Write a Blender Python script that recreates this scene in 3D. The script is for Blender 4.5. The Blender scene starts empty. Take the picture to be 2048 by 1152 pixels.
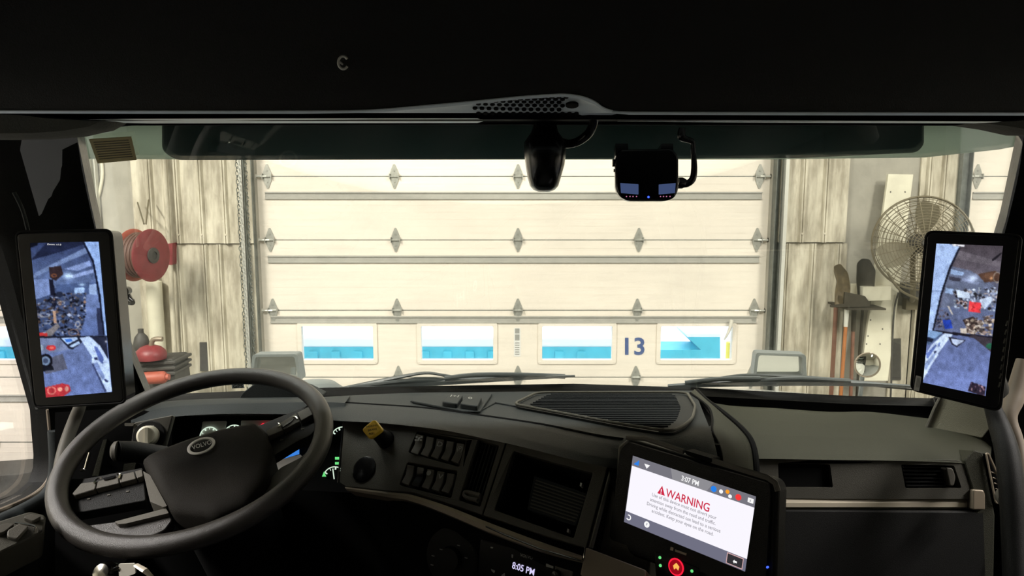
import bpy, bmesh, math, random
import numpy as np
from mathutils import Vector as V, Matrix
from mathutils.geometry import tessellate_polygon
random.seed(7)
sc = bpy.context.scene
col = sc.collection
# ------------------------------------------------------------------ camera, sky, lamps, exposure
FOC = 1450.0                       # focal length in pixels of a 2048 x 1152 frame
PITCH = math.radians(7.5)
EYE = V((0, 0, 2.5))
cd = bpy.data.cameras.new('camera'); cam = bpy.data.objects.new('camera', cd); col.objects.link(cam)
cd.sensor_width = 36; cd.lens = FOC / 2048 * 36; cd.clip_start = .02; cd.clip_end = 200
cam.location = EYE; cam.rotation_euler = (math.pi / 2 - PITCH, 0, 0)
sc.camera = cam
w = bpy.data.worlds.new('sky'); sc.world = w; w.use_nodes = True
bgn = w.node_tree.nodes['Background']; bgn.inputs[0].default_value = (.80, .90, 1, 1); bgn.inputs[1].default_value = 4.0
sc.view_settings.view_transform = 'Standard'; sc.view_settings.look = 'None'
sc.view_settings.gamma = 1; sc.view_settings.use_curve_mapping = False
sc.view_settings.exposure = 0.0
def area(name, loc, sx, sy, power, rot=(0, 0, 0), c=(1, .975, .935)):
    l = bpy.data.lights.new(name, 'AREA'); l.shape = 'RECTANGLE'; l.size = sx; l.size_y = sy; l.energy = power; l.color = c
    o = bpy.data.objects.new(name, l); col.objects.link(o); o.location = loc; o.rotation_euler = rot
    return o
for i, x in enumerate((-5.2, -1.8, 1.8, 5.2)):
    area('tube_light', (x, 2.5, 5.3), 2.4, .4, 148)
area('tube_light', (-4.2, .2, 5.3), .5, 3.0, 1250, c=(1, .93, .84))
area('tube_light', (4.5, .2, 5.3), .5, 3.0, 850, c=(1, .93, .84))

# ------------------------------------------------------------------ materials
def lin(c):
    return tuple(((x / 255) / 12.92 if x / 255 <= .04045 else ((x / 255 + .055) / 1.055) ** 2.4) for x in c)
def mat(name, c, rough=.5, metal=0, bump=0, bscale=200, var=0, vscale=8, spec=.5, srgb=True, vc=None, stretch=None):
    m = bpy.data.materials.new(name); m.use_nodes = True
    nt = m.node_tree; b = nt.nodes['Principled BSDF']
    c = lin(c) if srgb else c
    b.inputs['Base Color'].default_value = (*c, 1); b.inputs['Roughness'].default_value = rough
    b.inputs['Metallic'].default_value = metal; b.inputs['Specular IOR Level'].default_value = spec
    tc = nt.nodes.new('ShaderNodeTexCoord'); src = tc.outputs['Object']
    if stretch:
        mp = nt.nodes.new('ShaderNodeMapping'); mp.inputs['Scale'].default_value = stretch
        nt.links.new(src, mp.inputs[0]); src = mp.outputs[0]
    if var:
        n = nt.nodes.new('ShaderNodeTexNoise'); n.inputs['Scale'].default_value = vscale; n.inputs['Detail'].default_value = 6
        n.inputs['Roughness'].default_value = .65
        nt.links.new(src, n.inputs[0])
        r = nt.nodes.new('ShaderNodeValToRGB'); r.color_ramp.elements[0].position = .38; r.color_ramp.elements[1].position = .62
        c2 = lin(vc) if vc else tuple(x * (1 - var) for x in c)
        r.color_ramp.elements[0].color = (*c2, 1); r.color_ramp.elements[1].color = (*c, 1)
        nt.links.new(n.outputs[0], r.inputs[0]); nt.links.new(r.outputs[0], b.inputs['Base Color'])
    if bump:
        n = nt.nodes.new('ShaderNodeTexNoise'); n.inputs['Scale'].default_value = bscale; n.inputs['Detail'].default_value = 3
        nt.links.new(tc.outputs['Object'], n.inputs[0])
        bp = nt.nodes.new('ShaderNodeBump'); bp.inputs['Strength'].default_value = bump; bp.inputs['Distance'].default_value = .002
        nt.links.new(n.outputs[0], bp.inputs['Height']); nt.links.new(bp.outputs[0], b.inputs['Normal'])
    return m
def emis(name, c, s=1.0):
    m = bpy.data.materials.new(name); m.use_nodes = True; nt = m.node_tree
    nt.nodes.remove(nt.nodes['Principled BSDF'])
    e = nt.nodes.new('ShaderNodeEmission'); e.inputs[0].default_value = (*lin(c), 1); e.inputs[1].default_value = s
    nt.links.new(e.outputs[0], nt.nodes['Material Output'].inputs[0]); return m
def glassmat(name, tint=(1, 1, 1), refl=.5, dust=0):
    m = bpy.data.materials.new(name); m.use_nodes = True; nt = m.node_tree
    nt.nodes.remove(nt.nodes['Principled BSDF'])
    t = nt.nodes.new('ShaderNodeBsdfTransparent'); t.inputs[0].default_value = (*tint, 1)
    g = nt.nodes.new('ShaderNodeBsdfGlossy'); g.inputs['Roughness'].default_value = .02
    fr = nt.nodes.new('ShaderNodeFresnel'); fr.inputs[0].default_value = 1.45
    mu = nt.nodes.new('ShaderNodeMath'); mu.operation = 'MULTIPLY'; mu.inputs[1].default_value = refl
    mx = nt.nodes.new('ShaderNodeMixShader')
    nt.links.new(fr.outputs[0], mu.inputs[0]); nt.links.new(mu.outputs[0], mx.inputs[0])
    nt.links.new(t.outputs[0], mx.inputs[1]); nt.links.new(g.outputs[0], mx.inputs[2])
    out = mx.outputs[0]
    if dust:
        d = nt.nodes.new('ShaderNodeBsdfDiffuse'); d.inputs[0].default_value = (.55, .57, .55, 1)
        n = nt.nodes.new('ShaderNodeTexNoise'); n.inputs['Scale'].default_value = 5; n.inputs['Detail'].default_value = 5
        tc = nt.nodes.new('ShaderNodeTexCoord'); nt.links.new(tc.outputs['Object'], n.inputs[0])
        r = nt.nodes.new('ShaderNodeMapRange'); r.inputs[1].default_value = .45; r.inputs[2].default_value = .75
        r.inputs[3].default_value = 0; r.inputs[4].default_value = dust
        nt.links.new(n.outputs[0], r.inputs[0])
        m2 = nt.nodes.new('ShaderNodeMixShader'); nt.links.new(r.outputs[0], m2.inputs[0])
        nt.links.new(out, m2.inputs[1]); nt.links.new(d.outputs[0], m2.inputs[2]); out = m2.outputs[0]
    nt.links.new(out, nt.nodes['Material Output'].inputs[0]); return m
def backlit(name, c, share=.5, tint=None):        # thin plastic or paper that lets light through
    m = mat(name, c, .45); nt = m.node_tree; b = nt.nodes['Principled BSDF']
    t = nt.nodes.new('ShaderNodeBsdfTranslucent'); t.inputs[0].default_value = (*lin(tint or c), 1)
    mx = nt.nodes.new('ShaderNodeMixShader'); mx.inputs[0].default_value = share
    nt.links.new(b.outputs[0], mx.inputs[1]); nt.links.new(t.outputs[0], mx.inputs[2]); nt.links.new(mx.outputs[0], nt.nodes['Material Output'].inputs[0]); return m
def screenmat(name, s=1.0):
    m = bpy.data.materials.new(name); m.use_nodes = True; nt = m.node_tree
    nt.nodes.remove(nt.nodes['Principled BSDF'])
    a = nt.nodes.new('ShaderNodeAttribute'); a.attribute_name = 'Col'
    e = nt.nodes.new('ShaderNodeEmission'); e.inputs[1].default_value = s
    nt.links.new(a.outputs['Color'], e.inputs[0]); nt.links.new(e.outputs[0], nt.nodes['Material Output'].inputs[0]); return m

M = dict(
 door=mat('door_paint', (234, 225, 212), .45, var=.06, vscale=3, stretch=(.6, 1, 9)),
 strut=mat('door_strut', (172, 170, 162), .4, var=.1, vscale=12),
 hinge=mat('galvanised_steel', (190, 190, 182), .38, .55, var=.25, vscale=30),
 track=mat('track_steel', (120, 124, 118), .45, .5, var=.3, vscale=20),
 lightsteel=mat('bright_steel', (215, 214, 205), .35, .3),
 liner=mat('liner_panel', (208, 201, 182), .5, var=.35, vscale=4, vc=(158, 150, 132), stretch=(3, 3, .6)),
 greywall=mat('grey_wall_paint', (166, 162, 150), .8, var=.15, vscale=6),
 wallmat=mat('wall_paint', (200, 196, 182), .7, var=.1, vscale=3),
 concrete=mat('concrete', (120, 122, 120), .6, var=.3, vscale=3),
 snow=mat('snow', (245, 248, 252), .8),
 blue=mat('blue_container', (88, 204, 225), .5, var=.15, vscale=3),
 yellow_out=mat('yellow_post', (240, 220, 90), .5),
 reelred=mat('reel_red', (132, 54, 57), .45, var=.25, vscale=12),
 orange=mat('orange_paint', (172, 88, 70), .5, var=.2, vscale=15),
 rubber=mat('black_rubber', (26, 25, 24), .6),
 hose=mat('hose', (92, 66, 56), .6),
 darkgrey=mat('dark_grey', (72, 70, 66), .6, var=.3, vscale=20),
 wood=mat('wooden_handle', (178, 112, 62), .55, var=.3, vscale=10, stretch=(8, 8, .6)),
 redwood=mat('red_handle', (134, 94, 76), .55, var=.3, vscale=10),
 rust=mat('worn_blade', (110, 96, 70), .6, .3, var=.4, vscale=14),
 blade=mat('dark_blade', (66, 60, 48), .6, .3, var=.4, vscale=14),
 plank=mat('pale_board', (222, 217, 196), .55, var=.12, vscale=5),
 wire=mat('wire_guard', (120, 112, 92), .5, .5),
 fanblade=mat('fan_blade', (150, 143, 122), .5, .3),
 hood=mat('truck_white_paint', (226, 226, 220), .06, spec=.8),
 roofpaint=backlit('truck_roof_plastic', (205, 216, 205), .6),
 visor=backlit('smoked_visor', (66, 80, 82), .5, (120, 140, 142)),
 black=mat('black_plastic', (18, 18, 17), .55, spec=.2, bump=.3, bscale=900),
 gloss=mat('gloss_black', (12, 12, 13), .22),
 dash=mat('dash_vinyl', (40, 44, 45), .6, spec=.18, bump=.6, bscale=700),  # slight blue tint stands in for the sheen under the windshield
 dashp=mat('dash_panel', (70, 68, 60), .5, spec=.3, bump=.4, bscale=900),
 dashr=mat('dash_vinyl_olive', (50, 50, 40), .6, spec=.15, bump=.6, bscale=700),
 deep=mat('deep_black', (7, 7, 7), .8, spec=.1),
 groove=mat('ribbed_mat', (26, 29, 30), .6, spec=.15),
 switch=mat('switch_plastic', (84, 81, 74), .5, spec=.25, bump=.3, bscale=900),
 wheel=mat('wheel_rubber', (40, 37, 34), .36, spec=.6, bump=.4, bscale=1200),
 cover=mat('wheel_cover', (33, 31, 28), .6, spec=.08, bump=.5, bscale=900),
 trim=mat('satin_trim', (215, 204, 184), .4, .4),
 trimd=mat('brown_trim', (138, 126, 110), .42, .4),
 chrome=mat('chrome', (215, 212, 202), .15, 1),
 header=mat('header_vinyl', (14, 14, 13), .7, bump=.3, bscale=500),
 lip_sheen=mat('header_lip_sheen', (222, 234, 242), .4),  # pale blue stands in for windshield light on the dark header
 olive=mat('headliner_olive', (46, 45, 36), .8, bump=.5, bscale=300),
 pillar=mat('pillar_vinyl', (19, 19, 17), .8, spec=.05, bump=.5, bscale=500),
 pillarr=mat('pillar_cap', (104, 102, 87), .6, bump=.5, bscale=500),
 beige=mat('beige_edge', (118, 106, 92), .6),
 yellow=mat('valve_yellow', (252, 208, 62), .45),
 ink=mat('ink', (60, 48, 20), .6),
 paper=backlit('sticker_paper', (190, 180, 140), .6),
 paperline=mat('sticker_print', (84, 80, 64), .8),
 white=mat('white_plastic', (206, 202, 190), .5),
 label=mat('label_white', (225, 225, 222), .5),
 labelg=mat('label_grey', (150, 150, 145), .5),
 number=mat('number_blue', (72, 92, 140), .5),
 mirrorg=mat('mirror_glass', (225, 225, 218), .03, 1),
 mirrorb=mat('mirror_shell', (106, 111, 110), .4),
 wiper=mat('wiper_black', (72, 76, 76), .4),
 glass=glassmat('windshield_glass', (.93, .95, .93), .35, dust=.05),
 cglass=glassmat('clear_pane', (.97, .98, 1), .5),
 silver=mat('silver_face', (205, 202, 194), .5, .2),
 led_g=emis('gauge_glow', (215, 235, 215), 1), led_r=emis('led_red', (255, 30, 60), 1.2),
 led_b=emis('led_blue', (60, 90, 255), 2), led_w=emis('led_white', (235, 225, 255), 1),
 led_p=emis('led_pink', (200, 120, 160), 1), led_gr=emis('led_green', (110, 225, 130), 1),
 led_o=emis('led_orange', (255, 190, 90), 1), txt_v=emis('radio_digits', (222, 214, 255), 1),
 disp=emis('cluster_display_blue', (60, 130, 220), 1), disp2=emis('cluster_display_cyan', (120, 215, 255), 1),
 cambl=emis('dashcam_display', (62, 76, 112), 1),
 s_white=emis('screen_white', (250, 247, 255), 1), s_grey=emis('screen_grey', (118, 117, 126), 1),
 s_lgrey=emis('screen_light_grey', (142, 141, 146), 1), s_low=emis('screen_lower_bar', (112, 112, 130), 1),
 s_red=emis('screen_red', (206, 42, 72), 1), s_text=emis('screen_text', (150, 148, 156), 1),
 s_tw=emis('screen_text_white', (250, 250, 250), 1), s_blue=emis('screen_icon_blue', (40, 130, 235), 1),
 s_or=emis('screen_icon_orange', (250, 160, 40), 1), s_rd=emis('screen_icon_red', (250, 60, 60), 1),
 s_blk=emis('screen_button', (52, 50, 54), 1), s_ring=emis('screen_ring', (210, 170, 170), 1),
 screen=screenmat('camera_screen'),
)

# ------------------------------------------------------------------ helpers
CP, SP = math.cos(PITCH), math.sin(PITCH)
def ray(px, py):
    a, b = (px - 1024) / FOC, (576 - py) / FOC
    return V((a, b * SP + CP, b * CP - SP))
def W(px, py, Y):
    d = ray(px, py); return EYE + d * (Y / d.y)
class Fr:                                   # a working plane in the room: origin, normal towards the viewer
    def __init__(s, o, n, up=(0, 0, 1)):
        s.o = V(o); s.n = V(n).normalized(); s.x = V(up).cross(s.n).normalized(); s.y = s.n.cross(s.x)
    def px(s, px, py, w=0):
        d = ray(px, py); t = (s.o + s.n * w - EYE).dot(s.n) / d.dot(s.n); return EYE + d * t
    def loc(s, p): q = p - s.o; return q.dot(s.x), q.dot(s.y)
    def pt(s, u, v, w=0): return s.o + s.x * u + s.y * v + s.n * w
    def mat(s, o=None):
        m = Matrix((s.x, s.y, s.n)).transposed().to_4x4(); m.translation = o if o is not None else s.o; return m
def rounded(p, r, k=5):
    if r <= 0: return [V(q) for q in p]
    out = []; n = len(p)
    for i in range(n):
        a, b, c = V(p[i - 1]), V(p[i]), V(p[(i + 1) % n])
        d1, d2 = (a - b), (c - b); l1, l2 = d1.length, d2.length
        if l1 < 1e-6 or l2 < 1e-6: continue
        rr = min(r, l1 * .45, l2 * .45); s, e = b + d1 / l1 * rr, b + d2 / l2 * rr
        for j in range(k + 1):
            t = j / k; out.append(s * (1 - t) ** 2 + b * 2 * t * (1 - t) + e * t * t)
    return out
def outl(F, pts, w=0, r=0):
    return [V(q) for q in rounded([F.loc(F.px(*p, w)) for p in pts], r)]
def prism2(bm, F, o2, w0, w1):
    f = [bm.verts.new(F.pt(q[0], q[1], w1)) for q in o2]; b = [bm.verts.new(F.pt(q[0], q[1], w0)) for q in o2]
    bm.faces.new(f); bm.faces.new(b[::-1]); n = len(f)
    for i in range(n): bm.faces.new((f[i], b[i], b[(i + 1) % n], f[(i + 1) % n]))
def slab(bm, F, pts, w0, w1, r=0): prism2(bm, F, outl(F, pts, w1, r), w0, w1)
def plate(bm, F, outer, holes, w0, w1, r=0, hr=0):
    lo = [outl(F, outer, w1, r)] + [outl(F, h, w1, hr) for h in holes]
    plate2(bm, F, lo, w0, w1)
def plate2(bm, F, lo, w0, w1):
    for w, flip in ((w1, 0), (w0, 1)):
        vs = [bm.verts.new(F.pt(q[0], q[1], w)) for l in lo for q in l]
        for t in tessellate_polygon([[V((q[0], q[1], 0)) for q in l] for l in lo]):
            try: bm.faces.new([vs[i] for i in (t[::-1] if flip else t)])
            except ValueError: pass
        if not flip: front = vs
        else: back = vs
    k = 0
    for l in lo:
        n = len(l)
        for i in range(n):
            a, b = k + i, k + (i + 1) % n; bm.faces.new((front[a], back[a], back[b], front[b]))
        k += n
def box(bm, c, s, F=None):
    c = V(c); ex = (F.x, F.y, F.n) if F else (V((1, 0, 0)), V((0, 1, 0)), V((0, 0, 1)))
    vs = [bm.verts.new(c + ex[0] * (i * s[0] / 2) + ex[1] * (j * s[1] / 2) + ex[2] * (k * s[2] / 2)) for i in (-1, 1) for j in (-1, 1) for k in (-1, 1)]
    for f in ((0, 1, 3, 2), (4, 6, 7, 5), (0, 4, 5, 1), (2, 3, 7, 6), (0, 2, 6, 4), (1, 5, 7, 3)): bm.faces.new([vs[i] for i in f])
def wbox(bm, x0, x1, y0, y1, z0, z1): box(bm, ((x0 + x1) / 2, (y0 + y1) / 2, (z0 + z1) / 2), (abs(x1 - x0), abs(y1 - y0), abs(z1 - z0)))
def loft(bm, rows, close=False, caps=False):
    g = [[bm.verts.new(p) for p in r] for r in rows]
    for a, b in zip(g, g[1:]):
        n = len(a)
        for i in range(n if close else n - 1):
            try: bm.faces.new((a[i], a[(i + 1) % n], b[(i + 1) % n], b[i]))
            except ValueError: pass
    if caps: bm.faces.new(g[0][::-1]); bm.faces.new(g[-1])
    return g
def catmull(p, k=6):
    p = [V(q) for q in p]; out = []
    for i in range(len(p) - 1):
        a, b, c, d = p[max(i - 1, 0)], p[i], p[i + 1], p[min(i + 2, len(p) - 1)]
        for j in range(k):
            t = j / k
            out.append(.5 * ((2 * b) + (c - a) * t + (2 * a - 5 * b + 4 * c - d) * t * t + (3 * b - a - 3 * c + d) * t ** 3))
    out.append(p[-1]); return out
def tube(bm, pts, r, seg=10, closed=False, smooth=0, flat=1, upv=None):
    p = catmull(pts, smooth) if smooth else [V(q) for q in pts]; n = len(p)
    rs = [r] * n if not hasattr(r, '__len__') else [np.interp(i / (n - 1), np.linspace(0, 1, len(r)), r) for i in range(n)]
    rows = []; u = None
    for i in range(n):
        t = (p[(i + 1) % n] - p[i - 1]) if closed else (p[min(i + 1, n - 1)] - p[max(i - 1, 0)])
        t.normalize()
        if upv is not None: u = V(upv)
        elif u is None: u = V((0, 0, 1)) if abs(t.z) < .9 else V((1, 0, 0))
        u = (u - t * u.dot(t)).normalized(); s = t.cross(u)
        rows.append([p[i] + u * math.cos(a) * rs[i] * flat + s * math.sin(a) * rs[i] for a in [2 * math.pi * j / seg for j in range(seg)]])
    if closed: rows.append(rows[0])
    loft(bm, rows, close=True, caps=not closed)
    if closed: bmesh.ops.remove_doubles(bm, verts=bm.verts, dist=1e-6)
def lathe(bm, c, ax, prof, seg=24):
    ax = V(ax).normalized(); u = ax.orthogonal().normalized(); s = ax.cross(u); c = V(c)
    rows = [[c + ax * h + (u * math.cos(a) + s * math.sin(a)) * max(r, 1e-4) for a in [2 * math.pi * j / seg for j in range(seg)]] for r, h in prof]
    loft(bm, rows, close=True, caps=True)
ROOTM = {}
def finish(bm, name, m, parent=None, bevel=0, smooth=True, origin=None, frame=None):
    bmesh.ops.recalc_face_normals(bm, faces=bm.faces)
    if parent is not None:
        mw = ROOTM[parent.name]
    elif frame is not None:
        mw = frame
    else:
        co = [v.co for v in bm.verts]
        c = V(((min(q.x for q in co) + max(q.x for q in co)) / 2, (min(q.y for q in co) + max(q.y for q in co)) / 2, min(q.z for q in co)))
        mw = Matrix.Translation(c)
    bm.transform(mw.inverted())
    me = bpy.data.meshes.new(name); bm.to_mesh(me); bm.free()
    if m: me.materials.append(m)
    o = bpy.data.objects.new(name, me); col.objects.link(o)
    if parent is not None: o.parent = parent
    else: o.matrix_world = mw
    ROOTM[o.name] = mw
    if smooth:
        for p in me.polygons: p.use_smooth = True
        a = math.radians(38)
        me.update()
        bm2 = bmesh.new(); bm2.from_mesh(me)
        for e in bm2.edges:
            if len(e.link_faces) == 2 and e.calc_face_angle(0) > a: e.smooth = False
        bm2.to_mesh(me); bm2.free()
    if bevel:
        b = o.modifiers.new('bevel', 'BEVEL'); b.width = bevel; b.segments = 2; b.limit_method = 'ANGLE'; b.angle_limit = math.radians(40)
        if smooth: b.harden_normals = False
    return o
def tag(o, label=None, cat=None, group=None, kind=None):
    if label: o['label'] = label
    if cat: o['category'] = cat
    if group: o['group'] = group
    if kind: o['kind'] = kind
    return o
def thing(name, at, label, cat, group=None, frame=None):
    o = bpy.data.objects.new(name, None); col.objects.link(o); o.empty_display_size = .05
    mw = frame if frame is not None else Matrix.Translation(V(at))
    o.matrix_world = mw; ROOTM[o.name] = mw
    return tag(o, label, cat, group)
def struct(name, at=(0, 0, 0)):
    o = bpy.data.objects.new(name, None); col.objects.link(o); o.matrix_world = Matrix.Translation(V(at)); ROOTM[o.name] = o.matrix_world.copy()
    o['kind'] = 'structure'; return o
def NB(): return bmesh.new()
def copy_tree(o, T, label=None):            # copy a thing and its parts, moved by T
    def cp(s, par):
        c = s.copy(); col.objects.link(c)
        if par is None: c.matrix_world = T @ ROOTM[s.name]
        else: c.parent = par
        for k, v in list(ROOTM.items()):
            if k == s.name: ROOTM[c.name] = T @ v
        for ch in s.children: cp(ch, c)
        return c
    r = cp(o, None)
    if label: r['label'] = label
    return r
def glyphs(bm, F, s, A, B, C, w=.0004, depth=.0006, bold=0, font_sx=1):
    """raised lettering: baseline from pixel A to pixel B, cap height up to pixel C above A, on plane F at height w"""
    cu = bpy.data.curves.new('t', 'FONT'); cu.body = s; cu.size = 1; cu.resolution_u = 3; cu.offset = bold
    o = bpy.data.objects.new('t', cu); col.objects.link(o)
    bpy.context.view_layer.update()
    me = o.evaluated_get(bpy.context.evaluated_depsgraph_get()).to_mesh()
    co = [v.co.copy() for v in me.vertices]; fs = [tuple(p.vertices) for p in me.polygons]
    o.to_mesh_clear(); bpy.data.objects.remove(o); bpy.data.curves.remove(cu)
    if not co: return
    x0, x1 = min(c.x for c in co), max(c.x for c in co); y1 = max(c.y for c in co); y0 = 0
    a, b, c = F.px(*A, w), F.px(*B, w), F.px(*C, w)
    vs = [bm.verts.new(a + (b - a) * ((q.x - x0) / (x1 - x0)) + (c - a) * ((q.y - y0) / (y1 - y0)) + F.n * depth) for q in co]
    for f in fs:
        try: bm.faces.new([vs[i] for i in f])
        except ValueError: pass
def lettering(name, F, s, A, B, C, m, parent, w=.0004, bold=0):
    bm = NB(); glyphs(bm, F, s, A, B, C, w, bold=bold); return finish(bm, name, m, parent, smooth=False)
def quadpx(c, s, t):
    (a, b, cc, d) = [np.array(q, float) for q in c]
    p = (a * (1 - s) + b * s) * (1 - t) + (d * (1 - s) + cc * s) * t
    return float(p[0]), float(p[1])
def inpoly(X, Y, P):
    ins = np.zeros(X.shape, bool); n = len(P)
    for i in range(n):
        x1, y1 = P[i]; x2, y2 = P[(i + 1) % n]
        if y1 == y2: continue
        c = ((y1 > Y) != (y2 > Y)) & (X < (x2 - x1) * (Y - y1) / (y2 - y1) + x1); ins ^= c
    return ins
def picture(F, corners, nx, ny, ops, parent, name, w=.0006, seed=1, noise=.05, glow=None):
    """what a camera screen shows, held as vertex colours of a fine grid"""
    rng = np.random.default_rng(seed)
    S, T = np.meshgrid(np.linspace(0, 1, nx), np.linspace(0, 1, ny)); (a, b, c, d) = [np.array(q, float) for q in corners]
    P = ((a * (1 - S[..., None]) + b * S[..., None]) * (1 - T[..., None]) + (d * (1 - S[..., None]) + c * S[..., None]) * T[..., None])
    X, Y = P[..., 0], P[..., 1]; C = np.zeros((ny, nx, 3))
    for op in ops:
        k = op[0]
        if k == 'p': m = inpoly(X, Y, op[1]); C[m] = op[2]
        elif k == 'g':                        # polygon whose two colours run from one height to another
            m = inpoly(X, Y, op[1]); t = np.clip((Y - op[4]) / (op[5] - op[4]), 0, 1)[..., None]
            C = np.where(m[..., None], np.array(op[2]) * (1 - t) + np.array(op[3]) * t, C)
        elif k == 'e':
            m = ((X - op[1]) / op[3]) ** 2 + ((Y - op[2]) / op[4]) ** 2 < 1; C[m] = op[5]
        elif k == 'r':
            q = ((X - op[1]) / op[3]) ** 2 + ((Y - op[2]) / op[4]) ** 2; C[(q < 1) & (q > op[6])] = op[5]
        elif k == 's':
            q = np.exp(-(((X - op[1]) / op[3]) ** 2 + ((Y - op[2]) / op[4]) ** 2)); C = C + q[..., None] * np.array(op[5])
        elif k == 'c':                        # clutter: random small patches inside a polygon
            m = inpoly(X, Y, op[1]); xs, ys = X[m], Y[m]
            for _ in range(op[3]):
                j = rng.integers(len(xs)); cc = np.array(op[2][rng.integers(len(op[2]))]) * rng.uniform(.6, 1.3)
                rx, ry = rng.uniform(1.2, op[4]), rng.uniform(1, op[4] * .7)
                q = m & ((abs(X - xs[j]) / rx + abs(Y - ys[j]) / ry) < 1.2); C[q] = cc
    for _ in range(1):
        P_ = np.pad(C, ((1, 1), (1, 1), (0, 0)), 'edge'); C = (2 * C + P_[:-2, 1:-1] + P_[2:, 1:-1] + P_[1:-1, :-2] + P_[1:-1, 2:]) / 6
    C = C * 1.06
    lo = rng.normal(0, 1, (ny // 6 + 2, nx // 6 + 2)); yi = np.linspace(0, lo.shape[0] - 1.01, ny); xi = np.linspace(0, lo.shape[1] - 1.01, nx)
    y0 = yi.astype(int); x0 = xi.astype(int); fy = (yi - y0)[:, None]; fx = (xi - x0)[None]
    L = (lo[y0][:, x0] * (1 - fx) + lo[y0][:, x0 + 1] * fx) * (1 - fy) + (lo[y0 + 1][:, x0] * (1 - fx) + lo[y0 + 1][:, x0 + 1] * fx) * fy
    C = C * (1 + noise * 1.2 * L[..., None] + noise * rng.normal(0, 1, (ny, nx))[..., None])
    C = np.clip(C, 0, 255) / 255; Cl = np.where(C <= .04045, C / 12.92, ((C + .055) / 1.055) ** 2.4)
    bm = NB(); vs = [[bm.verts.new(F.px(X[j, i], Y[j, i], w)) for i in range(nx)] for j in range(ny)]
    for j in range(ny - 1):
        for i in range(nx - 1): bm.faces.new((vs[j][i], vs[j + 1][i], vs[j + 1][i + 1], vs[j][i + 1]))
    o = finish(bm, name, M['screen'], parent, smooth=False)
    at = o.data.color_attributes.new('Col', 'FLOAT_COLOR', 'POINT')
    at.data.foreach_set('color', np.concatenate([Cl.reshape(-1, 3), np.ones((nx * ny, 1))], 1).ravel())
    return o

# ================================================================== THE GARAGE
WY = 5.9                                     # the door wall
FW = Fr((0, WY, 2.5), (0, -1, 0))
bm = NB(); wbox(bm, -9, 9, -8, WY + .25, -.2, 0); tag(finish(bm, 'floor', M['concrete'], smooth=False), kind='structure')
bm = NB(); wbox(bm, -9, 9, -8, WY + .25, 5.6, 5.8); tag(finish(bm, 'ceiling', M['wallmat'], smooth=False), kind='structure')
for nm, a in (('wall_left', (-9.2, -9, -8, WY + .25)), ('wall_right', (9, 9.2, -8, WY + .25)), ('wall_back', (-9, 9, -8.2, -8))):
    bm = NB(); wbox(bm, *a, -.2, 5.8); tag(finish(bm, nm, M['wallmat'], smooth=False), kind='structure')
DTOP = 4.3
D13 = (FW.px(519, 576).x, FW.px(1535, 576).x)
DR = (FW.px(1940, 380).x, FW.px(1940, 380).x + 4.15)
DL = (FW.px(190, 400).x - 4.15, FW.px(190, 400).x)
bm = NB()
for a, b in ((-9, DL[0]), (DL[1], D13[0]), (D13[1], DR[0]), (DR[1], 9)): wbox(bm, a, b, WY, WY + .25, 0, DTOP)
wbox(bm, -9, 9, WY, WY + .25, DTOP, 5.8)
tag(finish(bm, 'wall_front', M['greywall'], smooth=False), kind='structure')
bm = NB(); wbox(bm, -30, 30, WY + .25, 60, -.25, -.05); tag(finish(bm, 'snow_ground', M['snow'], smooth=False), kind='structure')

SEAM = [0.39, .958, 1.529, 2.114, 2.63, 3.17, 3.72]
BAND = [.16, .776, 1.45, 1.955, 2.475, 3.02, 3.55]
def hinge_mesh():
    bm = NB()
    for s in (1, -1):                          # two pointed leaves
        o2 = [(-.028, .006 * s), (.028, .006 * s), (.034, .03 * s), (.022, .06 * s), (.006, .098 * s), (-.006, .098 * s), (-.022, .06 * s), (-.034, .03 * s)]
        prism2(bm, Fr((0, 0, 0), (0, -1, 0)), o2 if s > 0 else o2[::-1], 0, .008)
        lathe(bm, (0, -.008, .045 * s), (0, -1, 0), [(.006, 0), (.006, .005)], 8)
    tube(bm, [(-.042, -.014, 0), (.042, -.014, 0)], .009, 10)
    for x in (-.036, .036): wbox(bm, x - .003, x + .003, -.03, 0, -.022, .022)
    return bm
hinge_me = None
def hinge(door, x, z, y, nm='hinge'):
    global hinge_me
    if hinge_me is None:
        b = hinge_mesh(); bmesh.ops.recalc_face_normals(b, faces=b.faces); hinge_me = bpy.data.meshes.new('hinge'); b.to_mesh(hinge_me); b.free(); hinge_me.materials.append(M['hinge'])
    o = bpy.data.objects.new(nm, hinge_me); col.objects.link(o); o.parent = door
    mw = Matrix.Translation((x, y, z)); o.matrix_local = ROOTM[door.name].inverted() @ mw
    ROOTM[o.name] = mw
    return o
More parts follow.
